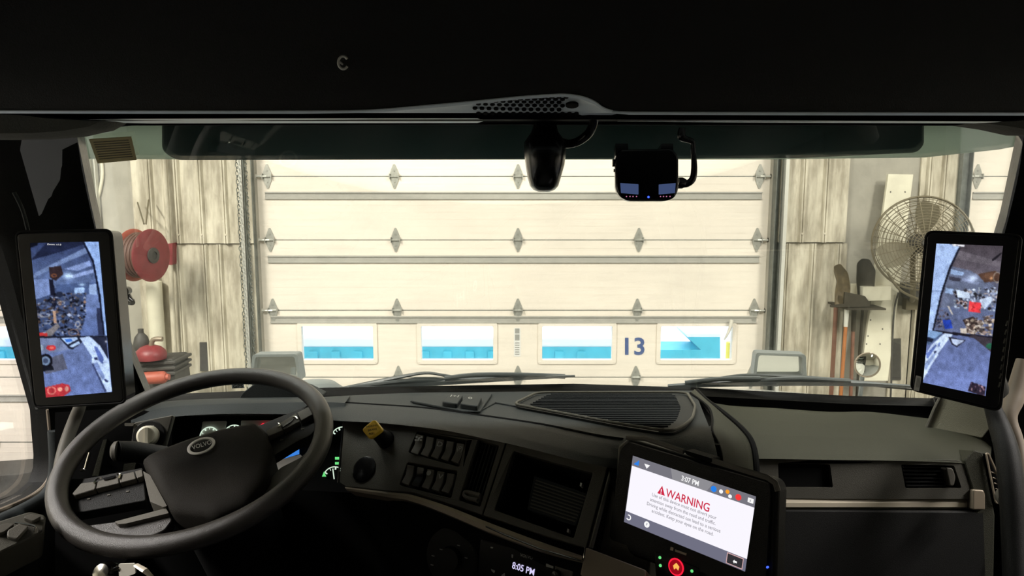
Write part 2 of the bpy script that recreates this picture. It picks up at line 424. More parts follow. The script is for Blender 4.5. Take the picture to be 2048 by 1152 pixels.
def roll_door(name, x0, x1, win, hx, ends=True):
    win = sorted(win); d = struct(name, ((x0 + x1) / 2, WY + .08, 0)); yb, yf = WY + .11, WY + .06
    zs = [0.0] + SEAM + [DTOP]
    wz0, wz1 = FW.px(1000, 723).z, FW.px(1000, 655).z
    for k in range(len(zs) - 1):
        a, b = zs[k] + .002, zs[k + 1] - .002
        bm = NB()
        hs = win if a < wz0 < b else []
        cur = x0
        for (u, v) in hs:
            wbox(bm, cur, u, yf, yb, a, b); wbox(bm, u, v, yf, yb, a, wz0); wbox(bm, u, v, yf, yb, wz1, b); cur = v
        wbox(bm, cur, x1, yf, yb, a, b)
        # fine embossed lines along the section
        for q in range(1, 9):
            z = a + (b - a) * q / 9
            if hs and wz0 - .03 < z < wz1 + .03: continue
            wbox(bm, x0 + .02, x1 - .02, yf - .0012, yf, z - .002, z + .002)
        finish(bm, 'door_section', M['door'], d, smooth=False)
    for z in BAND:                              # pressed stiffening band, two ridges
        bm = NB()
        for dz, h, t in ((.024, .014, .014), (-.024, .014, .014), (0, .05, .005)):
            wbox(bm, x0 + .06, x1 - .06, yf - t, yf, z + dz - h / 2, z + dz + h / 2)
        finish(bm, 'stiffener', M['strut'], d, bevel=.003)
    bm = NB()
    for q in SEAM: wbox(bm, x0 + .01, x1 - .01, yf - .0015, yf - .0003, q - .0035, q + .0035)
    finish(bm, 'seam_line', M['track'], d, smooth=False)
    for z in SEAM:
        for x in hx: hinge(d, x, z, yf)
        if ends:
            for x, s in ((x0 + .085, -1), (x1 - .085, 1)):
                hinge(d, x, z, yf)
                bm = NB(); tube(bm, [(x, yf - .02, z), (x + s * .10, yf - .02, z)], .008, 8)
                lathe(bm, (x + s * .085, yf - .02, z), (s, 0, 0), [(.02, 0), (.024, .004), (.024, .016), (.02, .02)], 12)
                finish(bm, 'roller', M['lightsteel'], d)
    for (u, v) in win:
        fo = [(u - .035, wz0 - .035), (v + .035, wz0 - .035), (v + .035, wz1 + .035), (u - .035, wz1 + .035)]
        fi = [(u, wz0), (v, wz0), (v, wz1), (u, wz1)]
        Fq = Fr((0, yf, 0), (0, -1, 0))
        bm = NB(); plate2(bm, Fq, [rounded(fo, .03), rounded(fi, .012)], 0, .012)
        for q in fo: lathe(bm, (q[0] + (.018 if q[0] < u else -.018), yf - .012, q[1] + (.018 if q[1] < wz0 else -.018)), (0, -1, 0), [(.006, 0), (.004, .003)], 8)
        f = finish(bm, 'window_frame', M['door'], d, bevel=.002)
        bm = NB(); wbox(bm, u, v, yf + .02, yf + .026, wz0, wz1); finish(bm, 'window_pane', M['cglass'], f, smooth=False)
    return d
wins = [(FW.px(a, 690).x, FW.px(b, 690).x) for a, b in ((600, 744), (841, 986), (1085, 1226), (1324, 1468))]
d13 = roll_door('door_1', D13[0], D13[1], wins, [FW.px(q, 480).x for q in (789, 1036, 1280)])
dl = roll_door('door_2', DL[0], DL[1], [(FW.px(50, 690).x - .62 - k * .97, FW.px(50, 690).x - k * .97) for k in range(4)], [DL[0] + 4.15 * q for q in (.25, .5, .75)])
dr = roll_door('door_3', DR[0], DR[1], [(DR[0] + .35 + k * .97, DR[0] + .97 + k * .97) for k in range(4)], [DR[0] + 4.15 * q for q in (.25, .5, .75)])
F13 = Fr((0, WY + .06, 0), (0, -1, 0))
o = lettering('door_number', F13, '13', (1250, 709), (1289, 709), (1250, 675), M['number'], d13, w=.002, bold=.02)
bm = NB(); slab(bm, F13, [(1028, 656), (1041, 656), (1041, 713), (1028, 713)], .001, .003); o = finish(bm, 'warning_label', M['label'], d13, smooth=False); o['label'] = 'narrow white warning label'
bm = NB()
for (a, b, c, dd) in ((1030, 657, 1039, 667), (1030, 669, 1039, 681)): slab(bm, F13, [(a, b), (c, b), (c, dd), (a, dd)], .003, .004)
for k in range(6): slab(bm, F13, [(1030, 685 + k * 4.5), (1039, 685 + k * 4.5), (1039, 687 + k * 4.5), (1030, 687 + k * 4.5)], .003, .004)
finish(bm, 'label_print', M['labelg'], o, smooth=False)
# a hanging pull handle on the door window
bm = NB(); tube(bm, [F13.px(1464, 640, .05), F13.px(1457, 664, .06), F13.px(1448, 680, .05)], [.016, .013, .006], 10, smooth=3); tag(finish(bm, 'pull_rope', M['white']), 'short pale pull rope hanging over the rightmost door window', 'rope')

# tracks, at either side of door 13 and beside the far doors
def track(x, wdt, label, name='door_track', nm='track', hole=False):
    bm = NB(); wbox(bm, x - wdt / 2, x + wdt / 2, WY - .005, WY - .002, .02, DTOP); wbox(bm, x - wdt / 2, x - wdt / 2 + .006, WY - .075, WY - .002, .02, DTOP)
    wbox(bm, x + wdt / 2 - .006, x + wdt / 2, WY - .05, WY - .002, .02, DTOP)
    if hole:
        for k in range(110):
            z = .1 + k * .037; wbox(bm, x - wdt * .3, x + wdt * .3, WY - .009, WY - .004, z, z + .012)
    return tag(finish(bm, name, M[nm], smooth=False), label, 'door track')
track(D13[0] - .035, .06, 'grey vertical roller door track left of the numbered door')
track(D13[1] + .035, .06, 'grey vertical roller door track right of the numbered door')
track(DR[0] - .07, .1, 'punched steel door track beside the far right roller door', nm='track', hole=True)
track(DL[1] + .02, .05, 'slim steel door track beside the left roller door', nm='lightsteel')
for x, nm in ((D13[0] - .085, 'left'), (D13[1] + .085, 'right')):
    bm = NB(); wbox(bm, x - .014, x + .014, WY - .09, WY, .02, DTOP); tag(finish(bm, 'track_angle', M['lightsteel'], smooth=False), 'bright steel angle post on the %s side of the numbered door' % nm, 'steel post')

# corrugated liner panels
def liner(name, x0, x1, z0, z1, ribs, label, thick=.02, mat_='liner'):
    bm = NB(); pr = [(x0, 0)]
    for r in ribs:
        for dx, h in ((-.026, 0), (-.016, .028), (-.004, .028), (0, .014), (.004, .028), (.016, .028), (.026, 0)): pr.append((r + dx, h))
    pr.append((x1, 0)); pr.sort(key=lambda q: q[0])
    rows = [[V((x, WY - thick - h, z)) for x, h in pr] for z in (z0, z1)]
    loft(bm, rows); back = [[V((x, WY - .001, z)) for x in (x0, x1)] for z in (z0, z1)]
    g = [bm.verts.new(q) for q in (V((x0, WY - thick, z0)), V((x0, WY, z0)), V((x0, WY, z1)), V((x0, WY - thick, z1)))]; bm.faces.new(g)
    g = [bm.verts.new(q) for q in (V((x1, WY - thick, z0)), V((x1, WY, z0)), V((x1, WY, z1)), V((x1, WY - thick, z1)))]; bm.faces.new(g)
    g = [bm.verts.new(V((x, WY - t, z0))) for x, t in ((x0, 0), (x1, 0), (x1, thick), (x0, thick))]; bm.faces.new(g)
    for r in ribs:
        lathe(bm, (r, WY - thick - .028, z0 + .07), (0, -1, 0), [(.01, 0), (.007, .005)], 8)
    return tag(finish(bm, name, M[mat_]), label, 'wall panel')
X = lambda p, q=420: FW.px(p, q).x
Z = lambda q: FW.px(1024, q).z
liner('wall_panel', X(272), X(508), Z(486), 4.4, [X(q) for q in (309, 362, 408, 455)], 'upper ribbed metal panel left of the numbered door', .04)
liner('wall_panel', X(284, 600), X(515, 600), .05, Z(488), [X(q, 600) for q in (322, 366, 418, 447, 492)], 'lower ribbed metal panel left of the numbered door', .02)
liner('wall_panel', X(1556), X(1690), Z(484), 4.4, [X(q) for q in (1600, 1645)], 'upper ribbed metal panel right of the numbered door', .04)
liner('wall_panel', X(1552, 600), X(1686, 600), .05, Z(486), [X(q, 600) for q in (1567, 1618, 1668)], 'lower ribbed metal panel right of the numbered door', .02)
liner('wall_panel', X(1834), X(1912), .05, 4.4, [X(q) for q in (1850, 1880)], 'ribbed metal panel behind the wall fan', .02)
liner('wall_panel', X(1778, 700), X(1830, 700), .05, Z(610), [X(1822, 700)], 'low ribbed metal panel under the fan', .02)
# pipes
def pipe(name, pts, r, m, label, cat='pipe'):
    bm = NB(); tube(bm, pts, r, 12, smooth=4); return tag(finish(bm, name, M[m]), label, cat)
pipe('conduit', [V((X(346), WY - .1, 4.4)), V((X(346), WY - .1, Z(400))), V((X(352, 600), WY - .1, .05))], .02, 'liner', 'slim upright conduit left of the numbered door')
pipe('drain_pipe', [V((X(322, 600), WY - .1, Z(560))), V((X(322, 600), WY - .1, Z(640))), V((X(326, 640), WY - .1, .05))], .06, 'plank', 'pale wide upright pipe under the hose reel')
pipe('power_cable', [W(1797, 585, 5.7), W(1790, 610, 5.7), W(1787, 640, 5.7), W(1784, 700, 5.7), W(1781, 800, 5.7), V((W(1781, 800, 5.7).x, 5.7, .01))], .007, 'darkgrey', 'dark cable dropping down the wall below the fan', 'cable')
pipe('white_cable', [W(200, 300, 5.885), W(205, 345, 5.885), W(200, 380, 5.885), W(192, 408, 5.885)], .012, 'plank', 'short white cable hanging high on the grey wall', 'cable')
# chain hoist
rnd = random.Random(3)
for cx_, s in ((X(492, 500), 'left'), (X(510, 500), 'right')):
    bm = NB()
    z = 4.3; k = 0
    while z > .9:
        c = V((cx_ + rnd.uniform(-.003, .003), WY - .12, z)); pts = []
        for j in range(10):
            a = 2 * math.pi * j / 10; q = V((math.cos(a) * .009, 0, math.sin(a) * .019))
            if k % 2: q = V((0, q.x, q.z))
            pts.append(c + q)
        tube(bm, pts, .0035, 5, closed=False, smooth=0)
        z -= .033; k += 1
    tag(finish(bm, 'hoist_chain', M['track']), s + ' strand of the two hoist chains hanging left of the numbered door', 'chain')

bm = NB(); Fd = Fr((0, 5.35, 0), (0, -1, 0)); slab(bm, Fd, [(-160, 962), (40, 948), (92, 938), (92, 968), (-10, 1003), (-160, 1012)], -.35, 0, .01); wbox(bm, Fd.px(-150, 990).x, Fd.px(60, 990).x, 5.38, 5.66, 0, .12)
tag(finish(bm, 'low_cart', M['darkgrey'], bevel=.006), 'low dark grey cart on the floor outside the left side window', 'cart')
# things outside in the snow
bm = NB(); z8 = 2.5 + 8.6 * (ray(1000, 694).z / ray(1000, 694).y)
wbox(bm, -12, 8.6 * ray(1290, 700).x / ray(1290, 700).y, 8.6, 10.6, -.04, z8)
for k in range(48): wbox(bm, -11.9 + k * .27, -11.8 + k * .27, 8.57, 8.6, -.04, z8 - .05)
sc0 = tag(finish(bm, 'shipping_container', M['blue'], smooth=False), 'long low bright blue container outside beyond the door windows', 'container')
bm = NB(); wbox(bm, -12, 8.6 * ray(1290, 700).x / ray(1290, 700).y, 8.58, 10.62, z8, z8 + .12); finish(bm, 'snow_cover', M['snow'], sc0, bevel=.03)
bm = NB(); Fo = Fr((0, 8.3, 0), (0, -1, 0))
p0 = Fo.px(1330, 698); slab(bm, Fo, [(1318, 700), (1345, 700), (1402, 700), (1375, 674), (1440, 674), (1442, 860), (1318, 860)], -.5, 0)
pk0 = tag(finish(bm, 'parked_trailer', M['blue'], smooth=False), 'bright blue trailer nose outside the rightmost door window', 'trailer')
bm = NB(); slab(bm, Fo, [(1372, 668), (1442, 668), (1440, 674), (1375, 674)], -.52, .01); finish(bm, 'snow_cover', M['snow'], pk0)
bm = NB(); p = W(1461, 690, 7.2); tube(bm, [(p.x, 7.2, -.04), (p.x, 7.2, p.z + .03)], .045, 14); tag(finish(bm, 'bollard', M['yellow_out']), 'yellow bollard outside the rightmost door window', 'bollard')

# ---------------------------------------------------------------- hose reel
c = W(303, 511, 5.35); 
hr = thing('hose_reel', (c.x, 5.85, c.z - .3), 'red hose reel hanging on the grey wall left of the ribbed panels', 'hose reel')
axis = V((.97, -.24, 0)).normalized(); cb = c - axis * .15
for cc, sgn, nm in ((c, 1, 'front'), (cb, -1, 'rear')):
    bm = NB(); lathe(bm, cc, axis, [(.045, -.006), (.06, -.008), (.12, -.006), (.187, -.012), (.196, 0), (.187, .006), (.12, .002), (.06, .012), (.045, .012)], 40)
    finish(bm, 'reel_flange', M['reelred' if sgn > 0 else 'orange'], hr)
bm = NB(); lathe(bm, c, axis, [(.058, .01), (.058, .022), (.03, .028), (.028, .018)], 24); finish(bm, 'hub', M['darkgrey'], hr)
bm = NB()
L = (c - cb).length
for k in range(9):
    p0 = cb + axis * (L * (.1 + .8 * k / 8)); u = axis.orthogonal().normalized(); s2 = axis.cross(u)
    tube(bm, [p0 + (u * math.cos(a) + s2 * math.sin(a)) * (.15 + .008 * (k % 2)) for a in [2 * math.pi * j / 28 for j in range(28)]], .013, 7, closed=True)
lathe(bm, cb, axis, [(.05, 0), (.13, .02), (.13, L - .02), (.05, L)], 24)
finish(bm, 'hose', M['hose'], hr)
bm = NB(); tube(bm, [W(288, 448, 5.5), W(275, 405, 5.78)], .006, 6); tube(bm, [W(292, 448, 5.5), W(297, 400, 5.78)], .006, 6); finish(bm, 'hanger', M['wire'], hr)
bm = NB(); lathe(bm, W(262, 549, 5.45), (1, -.3, .1), [(.02, 0), (.04, .01), (.04, .09), (.022, .11), (.022, .14)], 14); box(bm, W(248, 543, 5.5), (.1, .1, .03)); finish(bm, 'swivel_joint', M['orange'], hr)
bm = NB(); slab(bm, Fr((0, 5.78, 0), (0, -1, 0)), [(318, 490), (345, 486), (345, 530), (322, 530)], -.1, 0, .01); finish(bm, 'mounting_bracket', M['reelred'], hr)

# ---------------------------------------------------------------- red floor machine, lower left
c = W(302, 708, 5.2)
fm = thing('floor_machine', (c.x, c.y, c.z - .12), 'red and grey shop machine with a red dome, low by the left wall', 'machine')
bm = NB(); rows = []
for h, s in ((0, 1), (.03, 1.05), (.06, .95), (.085, .7), (.1, .35)):
    rows.append([c + V((math.cos(a) * .105 * s, math.sin(a) * .1 * s, h - .035)) for a in [2 * math.pi * j / 24 for j in range(24)]])
loft(bm, rows, True, True); finish(bm, 'dome_cover', M['reelred'], fm)
bm = NB(); slab(bm, Fr((0, 5.2, 0), (0, -1, 0)), [(272, 722), (345, 718), (352, 775), (285, 778)], -.25, 0, .02); 
for k in range(3): slab(bm, Fr((0, 5.2, 0), (0, -1, 0)), [(270, 727 + k * 11), (350, 722 + k * 11), (351, 728 + k * 11), (271, 733 + k * 11)], -.26, .02, .01)
finish(bm, 'machine_body', M['darkgrey'], fm, bevel=.004)
bm = NB(); lathe(bm, W(286, 757, 5.1), (1, 0, .06), [(.03, -.01), (.045, 0), (.045, .15), (.03, .17), (.022, .17), (.022, .19)], 20); finish(bm, 'cylinder_tank', M['orange'], fm)
bm = NB(); lathe(bm, W(284, 700, 5.3), (0, 0, 1), [(.055, 0), (.06, .04), (.045, .1), (.02, .13), (.02, .16)], 18); finish(bm, 'filler_neck', M['darkgrey'], fm)
bm = NB(); tube(bm, [W(302, 700, 5.2), W(306, 680, 5.2), W(325, 678, 5.2)], .018, 10, smooth=4); finish(bm, 'handle', M['trimd'], fm)

# ---------------------------------------------------------------- fan on the right wall
fc = W(1845, 487, 5.35)
fan = thing('wall_fan', (fc.x, 5.85, fc.z - .5), 'large round wire-guard fan mounted on the wall above the shovels', 'fan')
fax = V((-.22, -.97, .08)).normalized(); fu = fax.cross(V((0, 0, 1))).normalized(); fv = fax.cross(fu)
R_ = .345
def ring(bm, r, h, t, seg=44): tube(bm, [fc + fax * h + (fu * math.cos(a) + fv * math.sin(a)) * r for a in [2 * math.pi * j / seg for j in range(seg)]], t, 5, closed=True)
bm = NB()
for k in range(15):
    r = R_ * (.16 + .84 * k / 14); h = .07 * math.sqrt(max(0, 1 - (r / R_) ** 2)) + .01; ring(bm, r, h, .0024)
for k in range(22):
    a = 2 * math.pi * k / 22; d_ = fu * math.cos(a) + fv * math.sin(a)
    tube(bm, [fc + fax * (.07 * math.sqrt(max(0, 1 - t * t)) + .012) + d_ * R_ * t for t in (.1, .35, .6, .8, .92, 1)], .0026, 5)
ring(bm, R_, .0, .009); finish(bm, 'front_guard', M['wire'], fan)
bm = NB()
for k in range(10):
    r = R_ * (.25 + .75 * k / 9); h = -.1 * math.sqrt(max(0, 1 - (r / R_) ** 2)) - .01; ring(bm, r, h, .003)
for k in range(22):
    a = 2 * math.pi * (k + .5) / 22; d_ = fu * math.cos(a) + fv * math.sin(a)
    tube(bm, [fc - fax * (.1 * math.sqrt(max(0, 1 - t * t)) + .01) + d_ * R_ * t for t in (.2, .5, .8, 1)], .0026, 5)
finish(bm, 'rear_guard', M['wire'], fan)
for k in range(3):
    bm = NB(); a0 = 2 * math.pi * k / 3 + .4; rows = []
    for t in np.linspace(.12, .88, 8):
        wd = .62 * math.sin(math.pi * (t * .75 + .15)); rows.append([])
        for s in np.linspace(-1, 1, 6):
            a = a0 + s * wd * .75; d_ = fu * math.cos(a) + fv * math.sin(a); rows[-1].append(fc + d_ * R_ * t + fax * (.035 * s - .01))
    g = loft(bm, rows); bmesh.ops.solidify(bm, geom=bm.faces[:], thickness=.003); finish(bm, 'fan_blade', M['fanblade'], fan)
bm = NB(); lathe(bm, fc - fax * .13, fax, [(.05, 0), (.075, .02), (.075, .1), (.05, .13), (.04, .16), (.02, .2)], 24); finish(bm, 'motor', M['darkgrey'], fan)
bm = NB(); tube(bm, [fc - fax * .12, fc - fax * .2 + V((0, 0, -.1)), W(1826, 592, 5.6), W(1822, 600, 5.85)], .02, 10, smooth=4)
tube(bm, [W(1775, 545, 5.3), W(1800, 580, 5.35), W(1840, 600, 5.4)], .01, 8, smooth=5)
box(bm, W(1822, 592, 5.84), (.1, .06, .22)); finish(bm, 'wall_arm', M['wire'], fan)
bm = NB(); slab(bm, Fr((0, 5.7, 0), (0, -1, 0)), [(1815, 570), (1858, 566), (1862, 598), (1822, 600)], -.14, 0, .02); tag(finish(bm, 'control_box', M['darkgrey'], bevel=.004), 'dark grey junction box on the wall under the fan', 'box')
bm = NB(); slab(bm, Fr((0, 5.62, 0), (0, -1, 0)), [(1727, 574), (1783, 573), (1782, 601), (1725, 603)], -.22, 0, .006); tag(finish(bm, 'storage_box', M['plank'], bevel=.004), 'small pale box fixed on the wall beside the shovels', 'box')
bm = NB(); slab(bm, Fr((0, 5.87, 0), (0, -1, 0)), [(1784, 678), (1802, 677), (1802, 760), (1783, 760)], -.01, 0); tag(finish(bm, 'wall_patch', M['darkgrey'], smooth=False), 'grey rectangular plate on the wall right of the shovels', 'plate')
bm = NB(); slab(bm, Fr((0, 5.865, 0), (0, -1, 0)), [(399, 685), (415, 685), (417, 742), (400, 742)], -.012, 0); tag(finish(bm, 'wall_plate', M['darkgrey'], smooth=False), 'grey rectangular plate on the lower panel left of the numbered door', 'plate')

# ---------------------------------------------------------------- long pale board leaning on the wall, with bolt holes
Fb = Fr((0, 5.74, 2), (0, -1, .05))
bm = NB(); slab(bm, Fb, [(1777, 348), (1827, 349), (1776, 762), (1720, 762)], -.03, 0)
lb = tag(finish(bm, 'leaning_board', M['plank'], bevel=.003), 'long pale perforated board leaning behind the fan and shovels', 'board')
for q in ((1781, 384), (1810, 384), (1741, 640), (1736, 672), (1765, 658), (1733, 688), (1760, 688)):
    bm = NB(); lathe(bm, Fb.px(q[0], q[1], -.001), Fb.n, [(.007, 0), (.005, .004)], 8); finish(bm, 'bolt_head', M['darkgrey'], lb)

# ---------------------------------------------------------------- shovels, hung blades up
def shovel(name, blade, sock, bot, Y, bm_m, h_m, label, wid, cat='shovel'):
    b = W(*sock, Y); t = thing(name, (b.x, Y, .02), label, cat, 'long tools hung on the wall, blades up')
    F = Fr((0, Y, 0), (0, -1, 0)); o2 = outl(F, blade, 0, .02)
    cx_ = sum(q[0] for q in o2) / len(o2); mb = NB()
    # dished blade: centre set back
    rings = []
    for s, h in ((1, .02), (.75, -.012), (.35, -.03)):
        rings.append([F.pt(cx_ + (q[0] - cx_) * s, (sum(k[1] for k in o2) / len(o2)) * (1 - s) + q[1] * s, h) for q in o2])
    loft(mb, rings, True); mb.faces.new([v for v in mb.verts[-len(o2):]] if False else [mb.verts.new(q) for q in rings[-1]])
    bmesh.ops.remove_doubles(mb, verts=mb.verts, dist=1e-5); bmesh.ops.solidify(mb, geom=mb.faces[:], thickness=.003)
    finish(mb, 'blade', M[bm_m], t)
    mb = NB(); p = W(*bot, Y); dirv = (p - b).normalized(); low = b + dirv * ((b.z - .02) / -dirv.z)
    tube(mb, [b + V((0, 0, .05)), b + (p - b) * .45], [.02, .016], 12); finish(mb, 'socket', M['lightsteel' if h_m == 'wood' else 'blade'], t)
    mb = NB(); tube(mb, [b + (p - b) * .4, low], .014, 12); finish(mb, 'handle', M[h_m], t)
    return t
shovel('shovel', [(1664, 532), (1678, 526), (1694, 545), (1699, 575), (1695, 615), (1667, 615), (1668, 590), (1673, 560)], (1694, 615), (1688, 700), 5.6, 'rust', 'wood', 'brown curved shovel blade above an orange wooden handle', .2)
shovel('shovel', [(1711, 526), (1721, 516), (1737, 518), (1749, 540), (1746, 578), (1735, 606), (1714, 606), (1710, 560)], (1708, 615), (1704, 720), 5.66, 'blade', 'redwood', 'dark wide shovel blade standing beside the brown one', .2)
bm = NB(); tube(bm, [W(1672, 612, 5.7), W(1668, 690, 5.72), V((W(1664, 760, 5.72).x, 5.72, .03))], .017, 10); tag(finish(bm, 'long_handle', M['redwood']), 'red brown pole hanging left of the orange shovel handle', 'pole', 'long tools hung on the wall, blades up')
bm = NB(); tube(bm, [W(1726, 612, 5.7), W(1720, 690, 5.72), V((W(1716, 760, 5.72).x, 5.72, .03))], .011, 10); tag(finish(bm, 'long_handle', M['blade']), 'thin dark pole hanging right of the other tool handles', 'pole', 'long tools hung on the wall, blades up')
bm = NB(); slab(bm, Fr((0, 5.55, 0), (0, -1, 0)), [(1690, 584), (1730, 592), (1740, 606), (1740, 613), (1662, 615), (1662, 611), (1688, 608)], -.02, 0, .006); wbox(bm, X(1664), X(1738), 5.53, 5.88, W(1700, 615, 5.6).z - .01, W(1700, 615, 5.6).z + .004)
tag(finish(bm, 'tool_rack', M['blade'], smooth=False), 'dark metal tool rack holding the shovels', 'rack')

# ================================================================== THE TRUCK, OUTSIDE
g1 = V((0, 1.2, W(1024, 250, 1.2).z)); g2 = V((0, 1.75, W(1024, 782, 1.75).z)); al = (g1 - g2).normalized()
FG = Fr(g2, V((0, -al.z, al.y)))
hz = lambda px, py, Y: W(px, py, Y).z
# hood: a polished white top, its crest seen edge on
bm = NB(); rows = []
for Y, zc in ((1.86, 1.86), (2.0, 1.868), (2.3, 1.84), (2.6, 1.78), (2.85, hz(1600, 776, 2.85)), (3.0, 1.62), (3.1, 1.5), (3.14, 1.1)):
    rows.append([V((.1 + x, Y, zc - .25 * max(0, abs(x) - .75) ** 2 - (.6 * max(0, abs(x) - 1.0)))) for x in np.linspace(-1.18, 1.18, 25)])
loft(bm, rows); bmesh.ops.solidify(bm, geom=bm.faces[:], thickness=.01)
tag(finish(bm, 'truck_hood', M['hood']), 'polished white truck hood reflecting the wall beyond the windshield', 'hood')
# roof visor
bm = NB(); Fv = Fr((0, 1.42, 2.6), (0, -1, -.25))
slab(bm, Fv, [(120, 230), (2080, 230), (2080, 285), (2000, 300), (1850, 316), (1500, 320), (500, 320), (185, 319), (150, 319), (120, 300)], -.04, 0)
tag(finish(bm, 'roof_visor', M['roofpaint'], bevel=.004), 'pale grey-green roof overhang above the windshield', 'visor')
bm = NB(); slab(bm, Fr((0, 1.37, 2.6), (0, -1, -.25)), [(322, 236), (1850, 236), (1850, 290), (1835, 306), (1600, 317), (1000, 320), (350, 321), (322, 302)], -.02, 0, .012)
sv = tag(finish(bm, 'sun_visor', M['visor'], bevel=.004), 'dark smoked exterior sun visor across the top of the windshield', 'visor')

def hood_mirror(name, px, Y, label):
    F = Fr((0, Y, 0), (-.1, -1, 0)); xs = [q[0] for q in px]; c = W(sum(xs) / len(xs), max(q[1] for q in px), Y)
    t = thing(name, c, label, 'mirror', 'mirrors on the truck hood')
    cx_, cy_ = sum(q[0] for q in px) / len(px), sum(q[1] for q in px) / len(px)
    inn = [(cx_ + (q[0] - cx_) * .88, cy_ + (q[1] - cy_) * .80) for q in px]
    bm = NB(); plate(bm, F, px, [inn], -.05, 0, .012, .01); slab(bm, F, px, -.07, -.035, .012); finish(bm, 'mirror_shell', M['mirrorb'], t, bevel=.003)
    bm = NB(); slab(bm, F, inn, -.034, -.028, .01); finish(bm, 'mirror_glass', M['mirrorg'], t, smooth=False)
    bm = NB(); tube(bm, [W(cx_, max(q[1] for q in px) - 2, Y + .03), V((c.x, Y + .05, 1.8))], .012, 10); finish(bm, 'mirror_arm', M['mirrorb'], t)
hood_mirror('hood_mirror', [(505, 709), (594, 708), (602, 762), (499, 762)], 2.55, 'rectangular hood mirror behind the top of the steering wheel rim')
hood_mirror('hood_mirror', [(1512, 705), (1612, 709), (1614, 756), (1506, 756)], 2.55, 'rectangular hood mirror right of the garage door')
c = W(1735, 730, 2.6); t = thing('hood_mirror', c + V((0, 0, -.08)), 'round convex hood mirror below the shovels', 'mirror', 'mirrors on the truck hood')
bm = NB(); lathe(bm, c, (-.1, -1, 0), [(.02, -.04), (.04, -.02), (.048, 0), (.046, .004), (.042, .002)], 32); finish(bm, 'mirror_shell', M['trimd'], t)
bm = NB(); lathe(bm, c, (-.1, -1, 0), [(.043, .001), (.036, .006), (.024, .011), (.012, .013), (.001, .0135)], 32); finish(bm, 'mirror_glass', M['mirrorg'], t)
bm = NB(); tube(bm, [c + V((0, .03, -.03)), c + V((0, .05, -.22))], .008, 8); finish(bm, 'mirror_arm', M['mirrorb'], t)

def wiper(name, blade, arm, label, extra=None):
    F = FG; o = F.px(*blade[0], -.03); t = thing(name, o, label, 'wiper', 'windshield wipers')
    bm = NB(); p = [F.px(*q, -.02) for q in blade]; tube(bm, p, [.006, .009, .007, .003], 6, smooth=4); finish(bm, 'wiper_blade', M['wiper'], t)
    bm = NB(); p = [F.px(q[0], q[1], -.035) for q in arm]; tube(bm, p, [.013, .010, .007, .006, .006], 8, smooth=5, flat=.6); finish(bm, 'wiper_arm', M['wiper'], t)
    bm = NB()
    for s in extra: tube(bm, [F.px(*q, -.024) for q in s], .006, 8, smooth=3)
    finish(bm, 'blade_holder', M['wiper'], t)
wiper('windshield_wiper', [(650, 784), (790, 771), (980, 759), (1150, 752)], [(640, 789), (720, 771), (800, 754), (850, 746), (885, 750), (925, 757)], 'left wiper with its blade reaching to the middle of the windshield',
      [[(700, 776), (830, 760), (900, 762)], [(890, 757), (950, 750), (1050, 750), (1130, 753)]])
wiper('windshield_wiper', [(1336, 773), (1500, 766), (1700, 767), (1850, 775)], [(1850, 777), (1760, 770), (1650, 758), (1570, 752), (1490, 750), (1430, 758)], 'right wiper lying low along the right half of the windshield',
      [[(1370, 766), (1440, 758), (1520, 757)], [(1500, 762), (1600, 757), (1700, 762)]])
bm = NB(); rows = []
for q, zoff in (((560, 700, 775), 0), ((590, 690, 764), 0), ((640, 700, 762), 0), ((690, 700, 776), 0)):
    pass
lathe(bm, W(628, 782, 1.98), (0, 0, 1), [(.09, -.03), (.085, 0), (.06, .02), (.02, .028)], 24); tag(finish(bm, 'wiper_cowl', M['mirrorb']), 'grey rounded cowl at the foot of the left wiper', 'cowl')
# camera bracket outside the left pillar
bm = NB(); tube(bm, [W(236, 572, 1.75), W(246, 590, 1.75), W(256, 600, 1.74), (W(266, 606, 1.73))], [.014, .018, .012, .006], 10, smooth=4); tube(bm, [W(240, 604, 1.75), W(266, 603, 1.74)], .007, 8); lathe(bm, W(252, 582, 1.74), (0, -1, 0), [(.01, -.01), (.012, .01)], 12)
tag(finish(bm, 'mirror_bracket', M['gloss']), 'small black bracket outside, right of the left camera monitor', 'bracket')

# ================================================================== THE CAB
# windshield: gasket frame and pane
GL = [(152, 262), (300, 248), (1000, 247), (1900, 248), (2030, 262), (2046, 285), (2012, 440), (1950, 640), (1902, 778), (1874, 813), (1700, 808), (1400, 792), (1150, 784), (640, 792), (300, 806), (255, 700), (212, 545), (180, 400)]
FG_out = [(60, 180), (2160, 180), (2160, 300), (1975, 830), (1870, 842), (1400, 828), (1100, 822), (640, 835), (200, 860), (40, 300)]
ws = struct('window_1', (0.05, 1.5, 2.3))
bm = NB(); plate(bm, FG, FG_out, [GL], -.012, .012, 0, .01); finish(bm, 'window_gasket', M['gloss'], ws)
bm = NB(); slab(bm, FG, GL, -.003, .003); finish(bm, 'window_pane', M['glass'], ws, smooth=False)
# cab shell (dark)
bm = NB()
wbox(bm, -1.25, 1.35, -1.1, 1.28, 3.05, 3.1)
tag(finish(bm, 'ceiling_cab', M['header'], smooth=False), kind='structure'); bpy.data.objects['ceiling_cab'].name = 'ceiling'
bm = NB(); wbox(bm, -1.25, 1.35, -1.15, -1.1, 1.15, 3.1); o = finish(bm, 'wall_rear', M['header'], smooth=False); tag(o, kind='structure')
bm = NB(); wbox(bm, -1.25, 1.35, -1.1, 1.85, 1.1, 1.15); o = finish(bm, 'floor_cab', M['header'], smooth=False); o.name = 'floor'; tag(o, kind='structure')
bm = NB(); wbox(bm, -1.08, 1.22, 1.76, 1.84, 1.1, 1.88); tag(finish(bm, 'wall_firewall', M['deep'], smooth=False), kind='structure')

